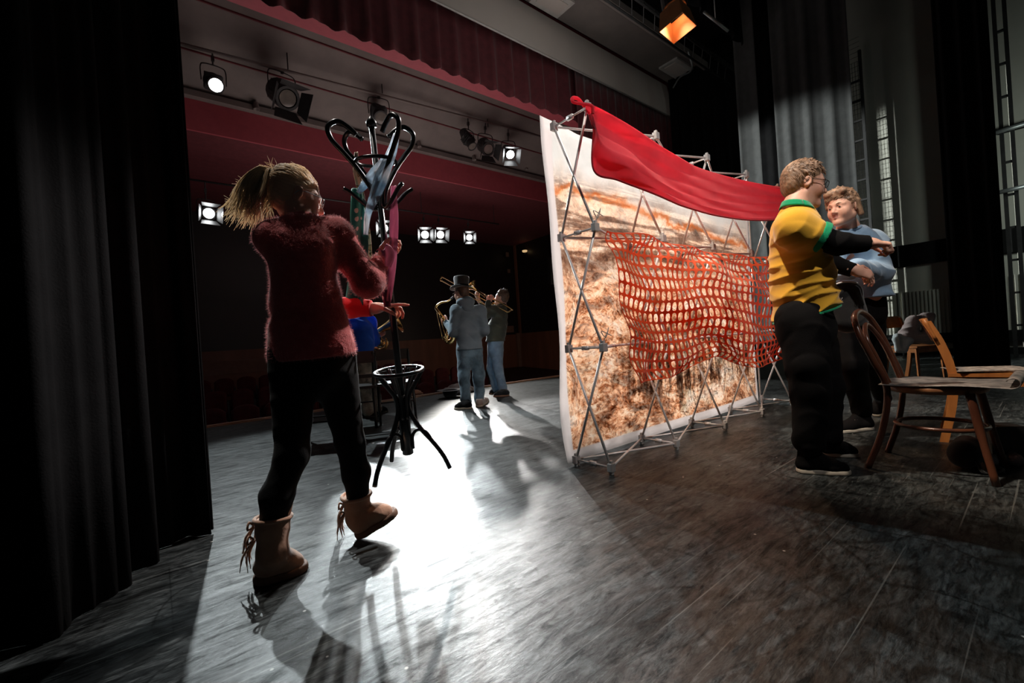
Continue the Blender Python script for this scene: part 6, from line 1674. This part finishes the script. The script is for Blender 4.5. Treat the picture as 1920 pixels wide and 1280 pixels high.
def trombone():
    t = thing('trombone', 'brass trombone raised by the man in the olive sweater, slide pointing up left', 'trombone', at(915, 556, 7.0))
    m = MT['brass']; D = 7.0
    a, b = at(956, 577, D-0.1), at(898, 547, D+0.05)
    a2, b2 = at(957, 580, D-0.1), at(832, 525, D+0.2)
    d = (b-a).normalized(); n_ = d.cross(CF).normalized(); n_ = n_ if n_.z < 0 else -n_
    MB().tube(spline([b, a, a+(-d)*0.03+n_*0.035, a+n_*0.075, a+d*0.05+n_*0.078, a+d*0.25+n_*0.078], 5), 0.009, 8).build('tuning_loop', m, t, True)
    # bell
    prof = [(0.0, 0.010), (0.12, 0.014), (0.20, 0.024), (0.26, 0.042), (0.30, 0.072), (0.315, 0.10), (0.312, 0.10), (0.296, 0.070), (0.25, 0.038), (0.18, 0.02)]
    bdir = (d*0.9+CU*0.25).normalized()
    MB().add(*lathe(prof, b-bdir*0.14, bdir, 24)).build('bell', m, t, True)
    mb = MB()
    for off in (0.0, 0.085):
        mb.tube([at(926, 572, D-0.05)+n_*off*0.7, at(833, 521, D+0.22)+n_*off*0.7], 0.0075, 8)
    e = at(833, 521, D+0.22)
    mb.tube(spline([e, e+d*0.04+n_*0.0, e+d*0.05+n_*0.03, e+d*0.04+n_*0.06, e+n_*0.06], 4), 0.009, 8)
    mb.build('slide', m, t, True)
    MB().add(*lathe([(0, 0.013), (0.03, 0.007), (0.05, 0.007)], at(929, 570, D-0.02), d, 12)).build('mouthpiece', m, t, True)
trombone()

# ---- player in the blue jacket ----------------------------------------------------
def blue_player():
    t = thing('person', 'person in a bright blue jacket and printed trousers, head hidden behind the scarves', 'person', G(690, 782))
    gf = c2w(0.6, 0.8, 0).normalized(); sd = Vector((gf.y, -gf.x, 0))
    pel, che, nk, hc = at(680, 668, 5.6), at(674, 618, 5.6), at(676, 582, 5.65), at(680, 562, 5.72)
    shL, elL, wrL = at(657, 606, 5.5), at(655, 640, 5.6), at(690, 648, 5.8)
    shR, elR, wrR = at(694, 606, 5.72), at(702, 640, 5.75), at(708, 630, 5.9)
    hipL, knL, anL = at(672, 672, 5.55), at(682, 725, 5.6), at(690, 770, 5.62)
    hipR, knR, anR = at(690, 672, 5.65), at(700, 725, 5.75), at(706, 765, 5.8)
    hpr, P, R = head_prims(hc, gf-Vector((0, 0, 0.3)), (0, 0, 1), 1.0, nk)
    body = hpr+[('o', pel, che, 0.10, 0.11, sd, 1.35, 0.04), ('c', nk, che, 0.06, 0.08, 0.04)]
    body += limb(shL, elL, wrL, 0.04, 0.034, 0.027)+limb(shR, elR, wrR, 0.04, 0.034, 0.027)
    body += limb(hipL, knL, anL, 0.06, 0.045, 0.036)+limb(hipR, knR, anR, 0.06, 0.045, 0.036)
    hL = hand_prims(wrL, CR, CF, CU, 0.7); hR = hand_prims(wrR, CR*0.5+CU*0.3, CF*-1, CU, 0.7)
    merge_parts('body', [field(body+hL+hR, 0.008)], MT['skin'], t)
    hair_cap('hair', t, P, R, 1.0, MT['hair_brown'], 3, 60, 0.03, 0.06, 0.0, vox=0.008)
    hem = at(678, 669, 5.6)
    jk = [('o', at(678, 668, 5.6), at(676, 640, 5.6), 0.145, 0.150, sd, 1.25, 0.05), ('o', at(676, 642, 5.6), at(674, 615, 5.6), 0.150, 0.135, sd, 1.3, 0.05), ('c', che, shL, 0.11, 0.085, 0.05), ('c', che, shR, 0.11, 0.085, 0.05), ('c', che, nk, 0.11, 0.07, 0.04),
          ('c', shL, elL, 0.085, 0.075, 0.04), ('c', elL, wrL, 0.07, 0.05, 0.03), ('c', shR, elR, 0.085, 0.075, 0.04), ('c', elR, wrR, 0.07, 0.05, 0.03)]
    blob('blue_jacket', jk, MT['cobalt'], t, 0.010, folds(0.014, (9, 5, 20), (-13, 15, 18), 2), cuts=[(hem, (0, 0, -1))])
    tr = [('o', at(680, 665, 5.6), at(681, 680, 5.6), 0.12, 0.125, sd, 1.2, 0.05), ('c', hipL, knL, 0.10, 0.08, 0.05), ('c', knL, anL, 0.08, 0.075, 0.04), ('c', hipR, knR, 0.10, 0.08, 0.05), ('c', knR, anR, 0.08, 0.075, 0.04)]
    blob('printed_trousers', tr, MT['cream_trousers'], t, 0.010, folds(0.008, (10, 6, 18), (-14, 17, 33), 8))
    shoe(t, G(680, 784), G(712, 780), anL, m=MT['black_cloth'], sole=MT['rubber'], s=1.15)
    shoe(t, G(700, 776), G(728, 772), anR, m=MT['black_cloth'], sole=MT['rubber'], s=1.15)
blue_player()
def tuba():
    D = 5.85; t = thing('euphonium', 'brass euphonium with its bell facing right, held by the player in the blue jacket', 'euphonium', at(715, 630, D)); m = MT['brass']
    prof = [(0.0, 0.035), (0.10, 0.048), (0.18, 0.065), (0.24, 0.10), (0.27, 0.15), (0.28, 0.16), (0.275, 0.155), (0.235, 0.09), (0.17, 0.05)]
    d = (at(746, 605, D)-at(712, 622, D)).normalized()
    MB().add(*lathe(prof, at(710, 620, D), d, 28)).build('bell', m, t, True)
    MB().tube(spline([at(711, 620, D), at(702, 632, D), at(700, 646, D), at(708, 656, D), at(720, 654, D), at(726, 644, D), at(722, 634, D)], 5), [0.034-0.0006*i for i in range(31)], 10).build('outer_branch', m, t, True)
    MB().tube([at(712+9*math.cos(a), 643+8*math.sin(a), D-0.05) for a in [2*PI*k/24 for k in range(24)]], 0.011, 8, closed=True).build('inner_coil', m, t, True)
    MB().tube([at(713+5.5*math.cos(a), 643+5*math.sin(a), D-0.08) for a in [2*PI*k/24 for k in range(24)]], 0.009, 8, closed=True).build('inner_coil', m, t, True)
    for k in range(3): MB().cyl(at(706+4*k, 648, D-0.10), at(706+4*k, 632, D-0.10), 0.012, 10).build('valve', m, t, True)
tuba()
